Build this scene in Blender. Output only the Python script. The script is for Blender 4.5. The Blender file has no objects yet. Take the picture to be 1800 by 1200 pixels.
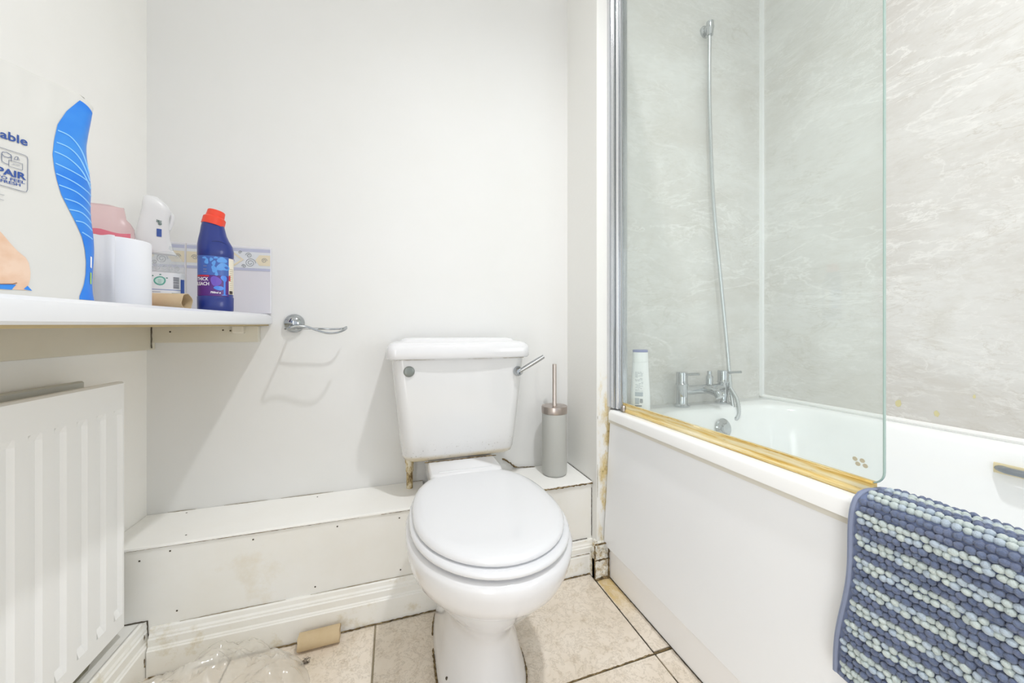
import bpy, bmesh, math, random
from mathutils import Vector, Matrix, noise
PI = math.pi
random.seed(7)
scn = bpy.context.scene
COL = scn.collection

# ---------------------------------------------------------------- camera, light, exposure
TH = math.atan2(208, 634)
EYE = 0.85
cam_d = bpy.data.cameras.new('camera')
cam_d.sensor_width = 36; cam_d.lens = 634/1800*36; cam_d.shift_y = -19/1800
cam_d.clip_start = 0.02
cam = bpy.data.objects.new('camera', cam_d); COL.objects.link(cam)
cam.location = (0, 0, EYE); cam.rotation_euler = (PI/2, 0, -TH)
scn.camera = cam

w = bpy.data.worlds.new('world'); scn.world = w; w.use_nodes = True
w.node_tree.nodes['Background'].inputs[0].default_value = (0.9, 0.95, 1, 1)
w.node_tree.nodes['Background'].inputs[1].default_value = 1.0

def lamp(name, kind, loc, energy, color, rot=(0, 0, 0), **kw):
    d = bpy.data.lights.new(name, kind); d.energy = energy; d.color = color
    for k, v in kw.items(): setattr(d, k, v)
    o = bpy.data.objects.new(name, d); COL.objects.link(o); o.location = loc; o.rotation_euler = rot
    return o
lamp('ceiling_downlight', 'SPOT', (0.545, 0.08, 2.82), 95.0, (0.97, 0.98, 1.0), shadow_soft_size=0.045, spot_size=math.radians(122), spot_blend=0.95)
# added area light for fill behind the camera, across the front wall opening
lamp('rear_fill', 'AREA', (0.36, -1.64, 0.80), 15.0, (0.95, 0.97, 1.0), rot=(PI/2, 0, PI),
     shape='RECTANGLE', size=1.98, size_y=1.40)
# added side fills at the solid right and left walls, both behind the camera
lamp('right_fill', 'AREA', (1.42, -1.10, 0.80), 15.0, (0.95, 0.97, 1.0), rot=(PI/2, 0, PI/2), shape='RECTANGLE', size=0.9, size_y=1.35)
lamp('left_fill', 'AREA', (-.66, -1.10, 0.85), 16.0, (0.95, 0.97, 1.0), rot=(PI/2, 0, -PI/2), shape='RECTANGLE', size=0.9, size_y=1.6)
scn.view_settings.view_transform = 'Standard'
scn.view_settings.look = 'None'
scn.view_settings.gamma = 1.0
scn.view_settings.use_curve_mapping = False
scn.view_settings.exposure = 0.09
scn.cycles.diffuse_bounces = 14
scn.cycles.max_bounces = 16
scn.cycles.transparent_max_bounces = 24

# ---------------------------------------------------------------- materials
def lin(c):
    if isinstance(c, str):
        c = [int(c[i:i+2], 16)/255 for i in (0, 2, 4)]
    return tuple(((x+0.055)/1.055)**2.4 if x > 0.04045 else x/12.92 for x in c[:3]) + (1.0,)
class NT:
    def __init__(s, name):
        s.m = bpy.data.materials.new(name); s.m.use_nodes = True
        s.t = s.m.node_tree; s.n = s.t.nodes; s.b = s.n['Principled BSDF']; s.out = s.n['Material Output']
        s._c = None
    def coord(s):
        if s._c is None:
            s._c = s.n.new('ShaderNodeNewGeometry').outputs['Position']
        return s._c
    def link(s, a, b): s.t.links.new(a, b)
    def noise(s, scale, detail=4, rough=.55, stretch=None, rot=None, dist=0):
        n = s.n.new('ShaderNodeTexNoise'); n.inputs['Scale'].default_value = scale
        n.inputs['Detail'].default_value = detail; n.inputs['Roughness'].default_value = rough
        n.inputs['Distortion'].default_value = dist
        src = s.coord()
        if stretch or rot:
            mp = s.n.new('ShaderNodeMapping'); s.link(src, mp.inputs[0])
            if stretch: mp.inputs['Scale'].default_value = stretch
            if rot: mp.inputs['Rotation'].default_value = rot
            src = mp.outputs[0]
        s.link(src, n.inputs['Vector']); return n.outputs[0]
    def ramp(s, fac, stops, interp='LINEAR'):
        r = s.n.new('ShaderNodeValToRGB'); s.link(fac, r.inputs[0]); r.color_ramp.interpolation = interp
        e = r.color_ramp.elements
        while len(e) < len(stops): e.new(.5)
        for k, (p, c) in enumerate(stops):
            e[k].position = p
            e[k].color = c if isinstance(c, tuple) and len(c) == 4 else ((c, c, c, 1) if isinstance(c, (int, float)) else lin(c))
        return r.outputs[0]
    def mix(s, fac, a, b, kind='MIX'):
        m = s.n.new('ShaderNodeMix'); m.data_type = 'RGBA'; m.blend_type = kind
        if isinstance(fac, (int, float)): m.inputs[0].default_value = fac
        else: s.link(fac, m.inputs[0])
        for v, i in ((a, 6), (b, 7)):
            if isinstance(v, (str, tuple)): m.inputs[i].default_value = v if isinstance(v, tuple) else lin(v)
            else: s.link(v, m.inputs[i])
        return m.outputs[2]
    def math(s, op, a, b=0.0, c=None):
        m = s.n.new('ShaderNodeMath'); m.operation = op; m.use_clamp = False
        for k, v in enumerate((a, b) if c is None else (a, b, c)):
            if isinstance(v, (int, float)): m.inputs[k].default_value = v
            else: s.link(v, m.inputs[k])
        return m.outputs[0]
    def axis(s, k):
        x = s.n.new('ShaderNodeSeparateXYZ'); s.link(s.coord(), x.inputs[0]); return x.outputs[k]
    def color(s, c):
        if isinstance(c, (str, tuple)): s.b.inputs['Base Color'].default_value = c if isinstance(c, tuple) else lin(c)
        else: s.link(c, s.b.inputs['Base Color'])
    def bump(s, h, strength=.2, dist=.002):
        b = s.n.new('ShaderNodeBump'); b.inputs['Strength'].default_value = strength
        b.inputs['Distance'].default_value = dist; s.link(h, b.inputs['Height'])
        s.link(b.outputs[0], s.b.inputs['Normal'])
    def set(s, **k):
        for a, v in k.items():
            s.b.inputs[a.replace('_', ' ')].default_value = v
        return s
def simple(name, c, rough=.5, metal=0, **k):
    t = NT(name); t.color(c); t.set(Roughness=rough, Metallic=metal)
    for a, v in k.items(): t.b.inputs[a.replace('_', ' ')].default_value = v
    return t.m

def painted(name, c, c2, rough=.55, grime=None, scale=3.0, bump=.12):
    t = NT(name); n = t.noise(scale, 5, .6)
    base = t.mix(t.ramp(n, [(.35, 0.0), (.7, 1.0)]), c, c2)
    if grime:
        gcol, lo, hi, gs = grime
        g = t.noise(gs, 8, .7)
        base = t.mix(t.ramp(g, [(lo, 0.0), (hi, 1.0)]), base, gcol)
    t.color(base); t.set(Roughness=rough)
    t.bump(t.noise(90, 4, .6), bump, .001)
    return t.m

M = {}
M['wall'] = painted('wall_paint', 'e2e2e1', 'e0e0de', .6, bump=.10)
M['wall_left'] = painted('wall_paint_cream', 'f4f3f0', 'f1f0ec', .6)
M['ceiling'] = painted('ceiling_paint', 'f7f7f8', 'f6f6f7', .7)
M['wood_paint'] = painted('boxing_gloss_paint', 'ededea', 'e8e6df', .38, grime=('d8ccb2', .57, .9, 5), scale=4)
M['board_top'] = painted('boxing_top_paint', 'fafaf8', 'f6f5f1', .35, grime=('d8cfb4', .66, .9, 9))
M['skirting'] = painted('skirting_paint', 'f2f2ef', 'eceae3', .3, grime=('c4b58c', .56, .80, 12), scale=6)
M['batten'] = painted('batten_paint', 'dedbcf', 'd8d3c3', .5, grime=('b5a67c', .66, .9, 10))

def stained_paint():
    # white paint with yellow-brown water stains low on the nib wall next to the bath
    t = NT('stained_wall_paint')
    z = t.axis(2); x = t.axis(0)
    n = t.noise(15, 7, .65, stretch=(1.6, 1.6, .8)); n2 = t.noise(60, 7, .7)
    low = t.ramp(z, [(.0, 1.0), (.62, .85), (.74, 0.0)])
    near = t.math('MULTIPLY', low, t.ramp(x, [(.672, 0.0), (.690, 1.0), (.9, 1.0)]))
    y1 = t.math('MULTIPLY', near, t.ramp(n, [(.46, 0.0), (.60, 1.0)]))
    c = t.mix(y1, 'e9e9e6', 'd6c187')
    b1 = t.math('MULTIPLY', near, t.ramp(t.math('MULTIPLY', n, n2), [(.31, 0.0), (.40, .8)]))
    c = t.mix(b1, c, '97814f'); t.color(c); t.set(Roughness=.55); t.bump(n2, .3, .002)
    return t.m
M['stained'] = stained_paint()
def mouldy():
    t = NT('mouldy_skirting_paint')
    n = t.noise(38, 8, .7); n2 = t.noise(110, 6, .7)
    c = t.mix(t.ramp(n, [(.46, 0.0), (.64, 1.0)]), 'f0efe8', 'ab935c')
    c = t.mix(t.ramp(n2, [(.56, 0.0), (.70, 1.0)]), c, '4a3c20')
    t.color(c); t.set(Roughness=.7); t.bump(n2, .6, .004); return t.m
M['mouldy'] = mouldy()
def grime():
    t = NT('grime'); n = t.noise(70, 6, .7)
    t.color(t.ramp(n, [(.35, '3b3020'), (.55, '7a6642'), (.72, 'c5b894')])); t.set(Roughness=.9); return t.m
M['grime'] = grime()
M['grime_dark'] = simple('dark_gap_dirt', '4a4338', .9)
M['grime_pale'] = simple('pale_gap_dirt', '9c917a', .9)
def ceramic():
    t = NT('white_ceramic'); t.color('dfdfe1'); t.set(Roughness=.12, Coat_Weight=.4, Coat_Roughness=.05); return t.m
M['ceramic'] = ceramic()
def ceramic_dirty():
    t = NT('cistern_ceramic')
    z = t.axis(2); n = t.noise(140, 6, .75); n2 = t.noise(12, 4, .6)
    low = t.ramp(z, [(.445, 1.0), (.475, .75), (.52, 0.0)])
    m = t.math('MULTIPLY', low, t.ramp(n, [(.60, 0.0), (.70, 1.0)]))
    edge = t.math('MULTIPLY', t.ramp(z, [(.437, 1.0), (.452, .9), (.462, 0.0)]), t.ramp(n2, [(.35, .4), (.6, 1.0)]))
    c = t.mix(edge, 'dadada', 'cdbf9f'); c = t.mix(m, c, '6f6044')
    t.color(c); t.set(Roughness=.14, Coat_Weight=.3, Coat_Roughness=.06); return t.m
M['cistern'] = ceramic_dirty()
M['seat'] = simple('white_seat_plastic', 'dfe0e3', .16, Coat_Weight=.3)
M['bath'] = simple('white_acrylic', 'f5f6f6', .14, Coat_Weight=.4, Coat_Roughness=.05)
M['panel'] = simple('bath_panel_gloss', 'eceef1', .22)
M['plinth'] = simple('bath_plinth', 'f3f3f4', .35)
M['chrome'] = simple('chrome', 'b4b8bb', .10, 1)
M['steel'] = simple('brushed_steel', 'aaa49e', .32, 1)
def brushed():
    t = NT('brushed_nickel'); n = t.noise(30, 2, .5, stretch=(1, 1, 0.02))
    t.color(t.ramp(n, [(.35, 'ada29b'), (.65, 'cbc0b9')])); t.set(Roughness=.3, Metallic=1); return t.m
M['nickel'] = brushed()
M['grey_plastic'] = simple('grey_matt_plastic', 'b9bab6', .55)
M['radiator'] = simple('radiator_enamel', 'f1f2f2', .3)
M['worktop'] = simple('worktop_laminate', 'dfe0e3', .25)
M['chipboard'] = simple('bare_chipboard', 'b5a27a', .9)
M['rubber'] = simple('dark_rubber', '303030', .6)
def marble():
    t = NT('marble_wall_board')
    c1 = t.noise(2.4, 6, .6, stretch=(1, 1, 1.8), rot=(.6, .6, .3), dist=.6)
    base = t.ramp(c1, [(.30, 'cbc7c1'), (.46, 'd3d1cd'), (.60, 'dbdad7'), (.75, 'cdcac3')])
    for sc, d, rt, col, wd, amt in ((3.0, .5, (.75, .1, .2), 'ebeae7', .011, .8), (6.5, .7, (.9, .2, .1), 'e9e8e5', .012, .6),
                          (4.2, .6, (.7, .2, .3), 'b5ada1', .009, .45), (11, .5, (.8, .1, .2), 'b9b2a7', .014, .35)):
        n = t.noise(sc, 7, .62, rot=rt, stretch=(1, 1.0, 2.6), dist=d)
        v = t.ramp(n, [(.5-wd*1.6, 0.0), (.5, 1.0), (.5+wd*1.6, 0.0)])
        g = t.ramp(t.noise(sc*.8, 2, .5, rot=rt), [(.42, 0.0), (.62, amt)])
        base = t.mix(t.math('MULTIPLY', v, g), base, col)
    mo = t.noise(26, 6, .7, rot=(.8, 0, 0), stretch=(1, 1, 2.4)); base = t.mix(t.ramp(mo, [(.52, 0.0), (.70, .35)]), base, 'c6c1b8'); base = t.mix(t.ramp(mo, [(.30, .4), (.45, 0.0)]), base, 'e2e1de')
    t.color(base); t.set(Roughness=.3); return t.m
M['marble'] = marble()
def stone():
    t = NT('travertine_tile')
    n = t.noise(7, 7, .65); n2 = t.noise(46, 6, .7, dist=.8); n3 = t.noise(20, 9, .78, dist=.4)
    c = t.ramp(n, [(.3, 'dacebc'), (.5, 'e5dacb'), (.7, 'ebe2d5')])
    c = t.mix(t.ramp(n2, [(.54, 0.0), (.70, .55)]), c, 'b8a488')
    c = t.mix(t.ramp(n3, [(.48, 0.0), (.5, .5), (.52, 0.0)]), c, '96876f')
    yl = t.math('MULTIPLY', t.ramp(t.axis(0), [(.655, 0.0), (.66, .9)]), t.math('MULTIPLY', t.ramp(t.axis(1), [(.90, 0.0), (1.0, 1.0)]), t.ramp(n3, [(.35, .3), (.6, 1.0)])))
    c = t.mix(yl, c, 'd3b56c')
    t.color(c); t.set(Roughness=.33); t.bump(n2, .15, .001); return t.m
M['tile'] = stone()
M['grout'] = painted('floor_grout', '8e8269', '6f6248', .9, scale=20)
M['card'] = painted('cardboard', 'cbb795', 'c4ae8a', .85, scale=30)
M['paper'] = simple('tissue_paper', 'e2e3e7', .9)
M['ink_blue'] = simple('ink_blue', '2f4f96', .5)
M['ink_grey'] = simple('ink_grey', '6d7690', .5)
M['white_ink'] = simple('white_ink', 'f4f4f6', .4)

def glassy(name, tint, haze, haze_col, rough=.03, gloss=.08):
    m = bpy.data.materials.new(name); m.use_nodes = True; t = m.node_tree; n = t.nodes; n.clear()
    o = n.new('ShaderNodeOutputMaterial'); tr = n.new('ShaderNodeBsdfTransparent'); tr.inputs[0].default_value = lin(tint)
    df = n.new('ShaderNodeBsdfDiffuse'); df.inputs[0].default_value = lin(haze_col)
    tl = n.new('ShaderNodeBsdfTranslucent'); tl.inputs[0].default_value = lin(haze_col)
    ad = n.new('ShaderNodeMixShader'); t.links.new(df.outputs[0], ad.inputs[1]); t.links.new(tl.outputs[0], ad.inputs[2]); ad.inputs[0].default_value = .5
    nz = n.new('ShaderNodeTexNoise'); nz.inputs['Scale'].default_value = 5; nz.inputs['Detail'].default_value = 6
    gp = n.new('ShaderNodeNewGeometry'); t.links.new(gp.outputs['Position'], nz.inputs['Vector'])
    mr = n.new('ShaderNodeMapRange'); mr.inputs[1].default_value = .3; mr.inputs[2].default_value = .7
    mr.inputs[3].default_value = haze*.75; mr.inputs[4].default_value = haze*1.25
    t.links.new(nz.outputs[0], mr.inputs[0])
    m1 = n.new('ShaderNodeMixShader'); t.links.new(mr.outputs[0], m1.inputs[0]); t.links.new(tr.outputs[0], m1.inputs[1]); t.links.new(ad.outputs[0], m1.inputs[2])
    gl = n.new('ShaderNodeBsdfGlossy'); gl.inputs['Roughness'].default_value = rough
    fr = n.new('ShaderNodeLayerWeight'); fr.inputs['Blend'].default_value = .5
    pw_ = n.new('ShaderNodeMath'); pw_.operation = 'POWER'; pw_.inputs[1].default_value = 5; t.links.new(fr.outputs['Facing'], pw_.inputs[0])
    mu = n.new('ShaderNodeMath'); mu.operation = 'MULTIPLY_ADD'; mu.inputs[1].default_value = .6; mu.inputs[2].default_value = gloss
    t.links.new(pw_.outputs[0], mu.inputs[0]); mu.use_clamp = True
    m2 = n.new('ShaderNodeMixShader'); t.links.new(mu.outputs[0], m2.inputs[0]); t.links.new(m1.outputs[0], m2.inputs[1]); t.links.new(gl.outputs[0], m2.inputs[2])
    t.links.new(m2.outputs[0], o.inputs[0]); return m
M['glass'] = glassy('limescaled_glass', 'fafdfc', .12, 'eef3f2', gloss=.03)
M['glass_edge'] = simple('glass_edge_green', '9fb5ae', .2)
M['clear_plastic'] = glassy('clear_bottle_plastic', 'fcfdfd', .22, 'f2f5f5', gloss=.035)
M['bag_film'] = glassy('clear_bag_film', 'fefefd', .42, 'fbfaf6', rough=.16, gloss=.06)
M['pink_film'] = glassy('pink_wrapper_film', 'fdeff0', .10, 'f3d6da', rough=.2, gloss=.04)
M['pink_print'] = simple('pink_wrapper_print', 'd66f80', .45)
def goldseal():
    t = NT('stained_seal'); n = t.noise(14, 7, .7, stretch=(1, .35, 8)); n2 = t.noise(60, 5, .7, stretch=(1, .5, 4))
    c = t.ramp(n, [(.34, 'ebe3c6'), (.48, 'e4d19a'), (.58, 'd9b765'), (.72, 'bf9239')])
    c = t.mix(t.ramp(n2, [(.60, 0.0), (.74, .6)]), c, '8f6a22'); t.color(c); t.set(Roughness=.35); return t.m
M['seal'] = goldseal()

# ---------------------------------------------------------------- object helpers
def mesh_of(bm, name, mat, smooth=False, auto=None):
    me = bpy.data.meshes.new(name)
    bmesh.ops.recalc_face_normals(bm, faces=bm.faces)
    bm.to_mesh(me); bm.free()
    for m_ in (mat if isinstance(mat, (list, tuple)) else [mat]): me.materials.append(m_)
    if smooth:
        for p in me.polygons: p.use_smooth = True
    if auto is not None:
        try: me.set_sharp_from_angle(angle=math.radians(auto))
        except Exception: pass
    return me
def obj(name, bm, mat, parent=None, smooth=False, auto=35, loc=None):
    me = mesh_of(bm, name, mat, smooth, auto if smooth else None) if isinstance(bm, bmesh.types.BMesh) else bm
    o = bpy.data.objects.new(name, me); COL.objects.link(o)
    if parent is not None:
        o.parent = parent
        pb = parent
        off = Vector((0, 0, 0)); 
        while pb is not None: off += pb.location; pb = pb.parent
        if not parent.get('_local'): o.location = -off
    return o
def bev(o, wdt, seg=2):
    m = o.modifiers.new('bevel', 'BEVEL'); m.width = wdt; m.segments = seg; m.limit_method = 'ANGLE'; m.angle_limit = math.radians(40)
    return o
def tag(o, label, cat=None, group=None):
    o['label'] = label
    if cat: o['category'] = cat
    if group: o['group'] = group
    return o
def thing(name, label, cat, loc, group=None):
    o = bpy.data.objects.new(name, None); COL.objects.link(o); o.location = loc; o.empty_display_size = .03
    return tag(o, label, cat, group)
def struct(name, bm, mat, smooth=False):
    o = obj(name, bm, mat, None, smooth); o['kind'] = 'structure'; return o
def B(): return bmesh.new()
def box(bm, x0, x1, y0, y1, z0, z1):
    v = [bm.verts.new(p) for p in ((x0,y0,z0),(x1,y0,z0),(x1,y1,z0),(x0,y1,z0),(x0,y0,z1),(x1,y0,z1),(x1,y1,z1),(x0,y1,z1))]
    for f in ((3,2,1,0),(4,5,6,7),(0,1,5,4),(1,2,6,5),(2,3,7,6),(3,0,4,7)): bm.faces.new([v[i] for i in f])
    return bm
def bx(*a): return box(B(), *a)
def loft(bm, rings, cap0=True, cap1=True, closed=True):
    R = [[bm.verts.new(p) for p in r] for r in rings]
    n = len(R[0])
    for a, b in zip(R, R[1:]):
        for i in range(n if closed else n-1):
            j = (i+1) % n
            try: bm.faces.new((a[i], a[j], b[j], b[i]))
            except ValueError: pass
    if cap0: bm.faces.new(R[0][::-1])
    if cap1: bm.faces.new(R[-1])
    return bm
def lathe(bm, prof, seg=32, c=(0, 0, 0), M_=None):
    rings = []
    for r, z in prof:
        ring = []
        for i in range(seg):
            a = 2*PI*i/seg; p = Vector((r*math.cos(a), r*math.sin(a), z))
            if M_ is not None: p = M_ @ p
            ring.append(p+Vector(c))
        rings.append(ring)
    return loft(bm, rings)
def aim(d):
    return Vector(d).normalized().to_track_quat('Z', 'Y').to_matrix()
def smooth_path(pts, k=6):
    P = [Vector(p) for p in pts]; out = []
    for i in range(len(P)-1):
        p0 = P[max(i-1, 0)]; p1 = P[i]; p2 = P[i+1]; p3 = P[min(i+2, len(P)-1)]
        for s in range(k):
            t = s/k
            out.append(.5*((2*p1)+(-p0+p2)*t+(2*p0-5*p1+4*p2-p3)*t*t+(-p0+3*p1-3*p2+p3)*t**3))
    out.append(P[-1]); return out
def tube(bm, pts, r, seg=10, flat=1.0, up=None):
    P = [Vector(p) for p in pts]; rings = []; nrm = None
    for i, p in enumerate(P):
        t = (P[min(i+1, len(P)-1)]-P[max(i-1, 0)]).normalized()
        if up is not None: nrm = (Vector(up)-t*t.dot(Vector(up))).normalized()
        elif nrm is None:
            a = Vector((0, 0, 1)) if abs(t.z) < .9 else Vector((1, 0, 0)); nrm = (a-t*t.dot(a)).normalized()
        else:
            nrm = (nrm-t*t.dot(nrm)); nrm = nrm.normalized() if nrm.length > 1e-6 else Vector((1, 0, 0))
        b = t.cross(nrm); rr = r(i/(len(P)-1)) if callable(r) else r
        rings.append([p+nrm*math.cos(2*PI*k/seg)*rr*flat+b*math.sin(2*PI*k/seg)*rr for k in range(seg)])
    return loft(bm, rings)
def rrect(x0, x1, y0, y1, r, z, k=6):
    out = []
    for cx, cy, a0 in ((x1-r, y1-r, 0), (x0+r, y1-r, PI/2), (x0+r, y0+r, PI), (x1-r, y0+r, 1.5*PI)):
        for i in range(k+1):
            a = a0+PI/2*i/k; out.append((cx+r*math.cos(a), cy+r*math.sin(a), z))
    return out
def text_mesh(s, size, bold=0.0, align='CENTER', shear=0):
    c = bpy.data.curves.new('t', 'FONT'); c.body = s; c.size = size; c.align_x = align; c.align_y = 'CENTER'
    c.offset = bold; c.shear = shear; c.resolution_u = 3
    o = bpy.data.objects.new('t', c); COL.objects.link(o)
    bpy.context.view_layer.update()
    me = bpy.data.meshes.new_from_object(o.evaluated_get(bpy.context.evaluated_depsgraph_get()))
    COL.objects.unlink(o); bpy.data.objects.remove(o); bpy.data.curves.remove(c)
    bm = B(); bm.from_mesh(me); bpy.data.meshes.remove(me); return bm
def mapped(bm, f):
    for v in bm.verts: v.co = Vector(f(v.co.x, v.co.y))
    return bm
def seam(name, pts, r, mat, parent, gaps=.25, step=.006, seed=1, flat=.5):
    """crumbly line of dirt lying in a joint, as short uneven beads"""
    rnd = random.Random(seed); bm = B(); P = [Vector(p) for p in pts]
    for a, b in zip(P, P[1:]):
        L = (b-a).length; n = max(2, int(L/step)); cur = []
        for i in range(n+1):
            p = a.lerp(b, i/n); nn = noise.noise(p*14+Vector((seed, 0, 0)))
            if nn < -gaps*1.2+(-.12) and True:
                if len(cur) > 2: 
                    q = cur[:]; tube(bm, q, lambda t, q=q: r*(.25+.75*math.sin(PI*min(max(t, .06), .94)))*rnd.uniform(.7, 1.2), 5, flat)
                cur = []
            else: cur.append(p+Vector((rnd.uniform(-1, 1), rnd.uniform(-1, 1), rnd.uniform(-1, 1)))*r*.25)
        if len(cur) > 2: tube(bm, cur, lambda t: r*rnd.uniform(.55, 1.15), 5, flat)
    if not bm.verts: box(bm, *[c for v in P[:1] for c in (v.x, v.x+r, v.y, v.y+r, v.z, v.z+r)])
    o = obj(name, bm, mat, parent); o['kind'] = 'stuff'; return o
def ray(px, py):
    t = (px-900)/634; c, s = math.cos(TH), math.sin(TH)
    return Vector((s+t*c, c-t*s, (581-py)/634))
CAM = Vector((0, 0, EYE))
def on_plane(px, py, O, N):
    d = ray(px, py); return CAM+d*((Vector(O)-CAM).dot(Vector(N))/d.dot(Vector(N)))

# ================================================================= ROOM
YB = 1.325; XL = -.681; XN = .672; YE = 1.10; XR = 1.44; YF = -1.70; ZC = 2.88
struct('wall_back', bx(XL-.1, XN+.02, YB, YB+.1, -.02, ZC), M['wall'])
struct('wall_left', bx(XL-.1, XL, YF-.1, YB+.1, -.02, ZC), M['wall_left'])
wn = struct('wall_end', bx(XN, XR+.12, YE, YB+.1, -.02, ZC), M['stained']); bev(wn, .004)
struct('wall_right', bx(XR+.01, XR+.12, YF-.1, YE, -.02, ZC), M['wall'])
bm = bx(XL-.1, XL+.03, YF-.1, YF, -.02, ZC); box(bm, XR-.06, XR+.12, YF-.1, YF, -.02, ZC); box(bm, XL+.03, XR-.06, YF-.1, YF, 2.02, ZC)
struct('wall_front', bm, M['wall'])
struct('ceiling', bx(XL-.1, XR+.12, YF-.1, YB+.1, ZC, ZC+.1), M['ceiling'])
fl = struct('floor', bx(XL-.1, XR+.12, YF-.1, YB+.1, -.06, -.0035), M['grout'])
# floor tiles
G = .002
xs = [-.05-.3515*k for k in range(3, -1, -1)]+[.302, .6535]
xj = xs; yj = [-1.70, -1.616, -1.273, -.93, -.587, -.244, .099, .442, .785, 1.135]
def tile(x0, x1, y0, y1):
    bm = bx(x0+G, x1-G, y0+G, y1-G, -.012, 0)
    o = obj('floor_tile', bm, M['tile'], fl); bev(o, .0012, 1)
for y0, y1 in zip(yj, yj[1:]):
    for x0, x1 in zip(xj, xj[1:]):
        if x1 < XL: continue
        tile(max(x0, XL), x1, y0, y1)
    tile(.6535, .730, y0+(.006 if y1 > 1 else 0), y1)
seam('grout_line', [(.6535, .1, -.001), (.6535, 1.10, -.001)], .0022, M['grime_dark'], fl, .15, seed=5)
seam('grout_line', [(.30, .785, -.001), (.71, .787, -.001)], .0026, M['grime'], fl, .2, seed=6)
seam('grout_line', [(-.05, .5, -.001), (-.05, 1.12, -.001)], .002, M['grime_pale'], fl, .3, seed=8)

# marble boards behind the bath
mb = struct('trim_1', bx(.718, XR+.005, YE-.008, YE, .56, ZC), M['marble'])
mb2 = struct('trim_2', bx(XR, XR+.012, YF, YE-.004, .56, ZC), M['marble'])
struct('trim_3', bx(XR-.012, XR, YE-.020, YE-.008, .585, ZC), simple('white_corner_trim', 'f2f3f3', .3))
struct('trim_4', tube(B(), [(XR-.003, -.6, .583), (XR-.003, YE-.01, .583)], .0075, 8), simple('sealant', 'f0f0ee', .4))
struct('trim_5', bx(.712, .7185, YE-.012, YE, .585, ZC), simple('trim_grey', 'cfd1d4', .3))
# yellow limescale spots on the marble board
bm = B()
for (px, py, r) in ((1580, 709, .009), (1646, 727, .007), (1713, 697, .004)):
    c = on_plane(px, py, (XR, 0, 0), (1, 0, 0)); rr = random.Random(px)
    vs = [bm.verts.new((XR-.0006, c.y+math.cos(a)*r*rr.uniform(.5, 1), c.z+math.sin(a)*r*rr.uniform(.9, 1.7))) for a in [2*PI*i/12 for i in range(12)]]
    bm.faces.new(vs)
obj('limescale_spot', bm, simple('limescale_yellow', 'd4cc9e', .7), mb2)

# skirtings
def skirt_profile(h, t):   # (distance out, height)
    return [(0, 0), (t, 0), (t, h*.56), (t-.003, h*.585), (t-.003, h*.60), (t-.006, h*.63), (t-.0055, h*.78), (t-.009, h*.80), (t-.009, h*.84), (t-.012, h*.88), (t-.013, h*.97), (t-.016, h), (0, h)]
def sweep_profile(prof, a, b, out):
    bm = B(); a, b, out = Vector(a), Vector(b), Vector(out)
    rings = [[p+out*d+Vector((0, 0, z)) for d, z in prof] for p in (a, b)]
    return loft(bm, rings)
YBX = 1.135     # front face of the pipe boxing
struct('baseboard_back', sweep_profile(skirt_profile(.112, .019), (-.575, YBX, 0), (XN, YBX, 0), (0, -1, 0)), M['skirting'])
wn2 = struct('baseboard_end', sweep_profile(skirt_profile(.118, .019), (XN-.019, YE, 0), (.7085, YE, 0), (0, -1, 0)), M['mouldy'])
struct('baseboard_nib', sweep_profile(skirt_profile(.118, .019), (XN, YE-.018, 0), (XN, YBX-.018, 0), (-1, 0, 0)), M['mouldy'])
# low boxing along the left wall, under the radiator
lb = thing('low_pipe_boxing', 'low white boxing with moulded front on the floor under the radiator', 'boxing', (-.63, .6, 0))
obj('top_board', bx(XL, -.596, -.9, YBX, .108, .128), M['skirting'], lb)
bm = sweep_profile(skirt_profile(.128, .020), (-.597, -.9, 0), (-.597, YBX, 0), (1, 0, 0)); obj('moulded_front', bm, M['skirting'], lb)
seam('dirt_line', [(-.66, YBX-.001, .129), (-.582, YBX-.001, .129), (-.579, YBX-.001, .085)], .0022, M['grime_dark'], lb, .3, seed=3)
seam('dirt_line', [(-.577, YBX-.021, .115), (-.577, YBX-.021, .07), (-.577, YBX-.021, .03)], .002, M['grime'], lb, .05, seed=13)
bm = B()
loft(bm, [[(-.655, .93, .1285), (-.622, .94, .1285), (-.618, 1.01, .1285), (-.628, 1.035, .1285), (-.657, 1.03, .1285)], [(-.655, .93, .1288), (-.622, .94, .1288), (-.618, 1.01, .1288), (-.628, 1.035, .1288), (-.657, 1.03, .1288)]])
obj('bare_patch', bm, simple('bare_wood_patch', 'aaa795', .9), lb)

# pipe boxing behind the toilet
def boxing(name, label, x0, x1, seed, sag=0):
    t = thing(name, label, 'boxing', ((x0+x1)/2, YBX, 0))
    o = obj('top_board', bx(x0, x1, YBX-.004, YB-.001, .3085, .315), M['board_top'], t); bev(o, .001)
    o = obj('front_board', bx(x0, x1, YBX, YBX+.012, 0.002, .3080), M['wood_paint'], t); bev(o, .001, 1)
    return t
bl = boxing('pipe_boxing', 'long white pipe boxing along the back wall, left of the toilet', XL+.001, .098, 2)
br = boxing('pipe_boxing', 'short white pipe boxing in the corner, right of the toilet', .318, XN-.001, 4)
obj('end_board', bx(.086, .098, YBX+.012, YB-.001, .002, .3080), M['wood_paint'], bl)
seam('dirt_line', [(XL+.06, YBX-.003, .3082), (.098, YBX-.003, .3082)], .0016, M['grime'], bl, .28, seed=21)
seam('dirt_line', [(XL+.05, YB-.002, .3155), (.098, YB-.002, .3155)], .0016, M['grime_pale'], bl, .0, seed=23)
seam('dirt_line', [(-.57, YBX-.002, .113), (.14, YBX-.002, .113)], .0014, M['grime_pale'], bl, .2, seed=24)
seam('dirt_line', [(-.57, YBX-.022, .002), (-.1, YBX-.022, .002), (.12, YBX-.022, .002)], .0028, M['grime'], bl, .5, seed=25)
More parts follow.
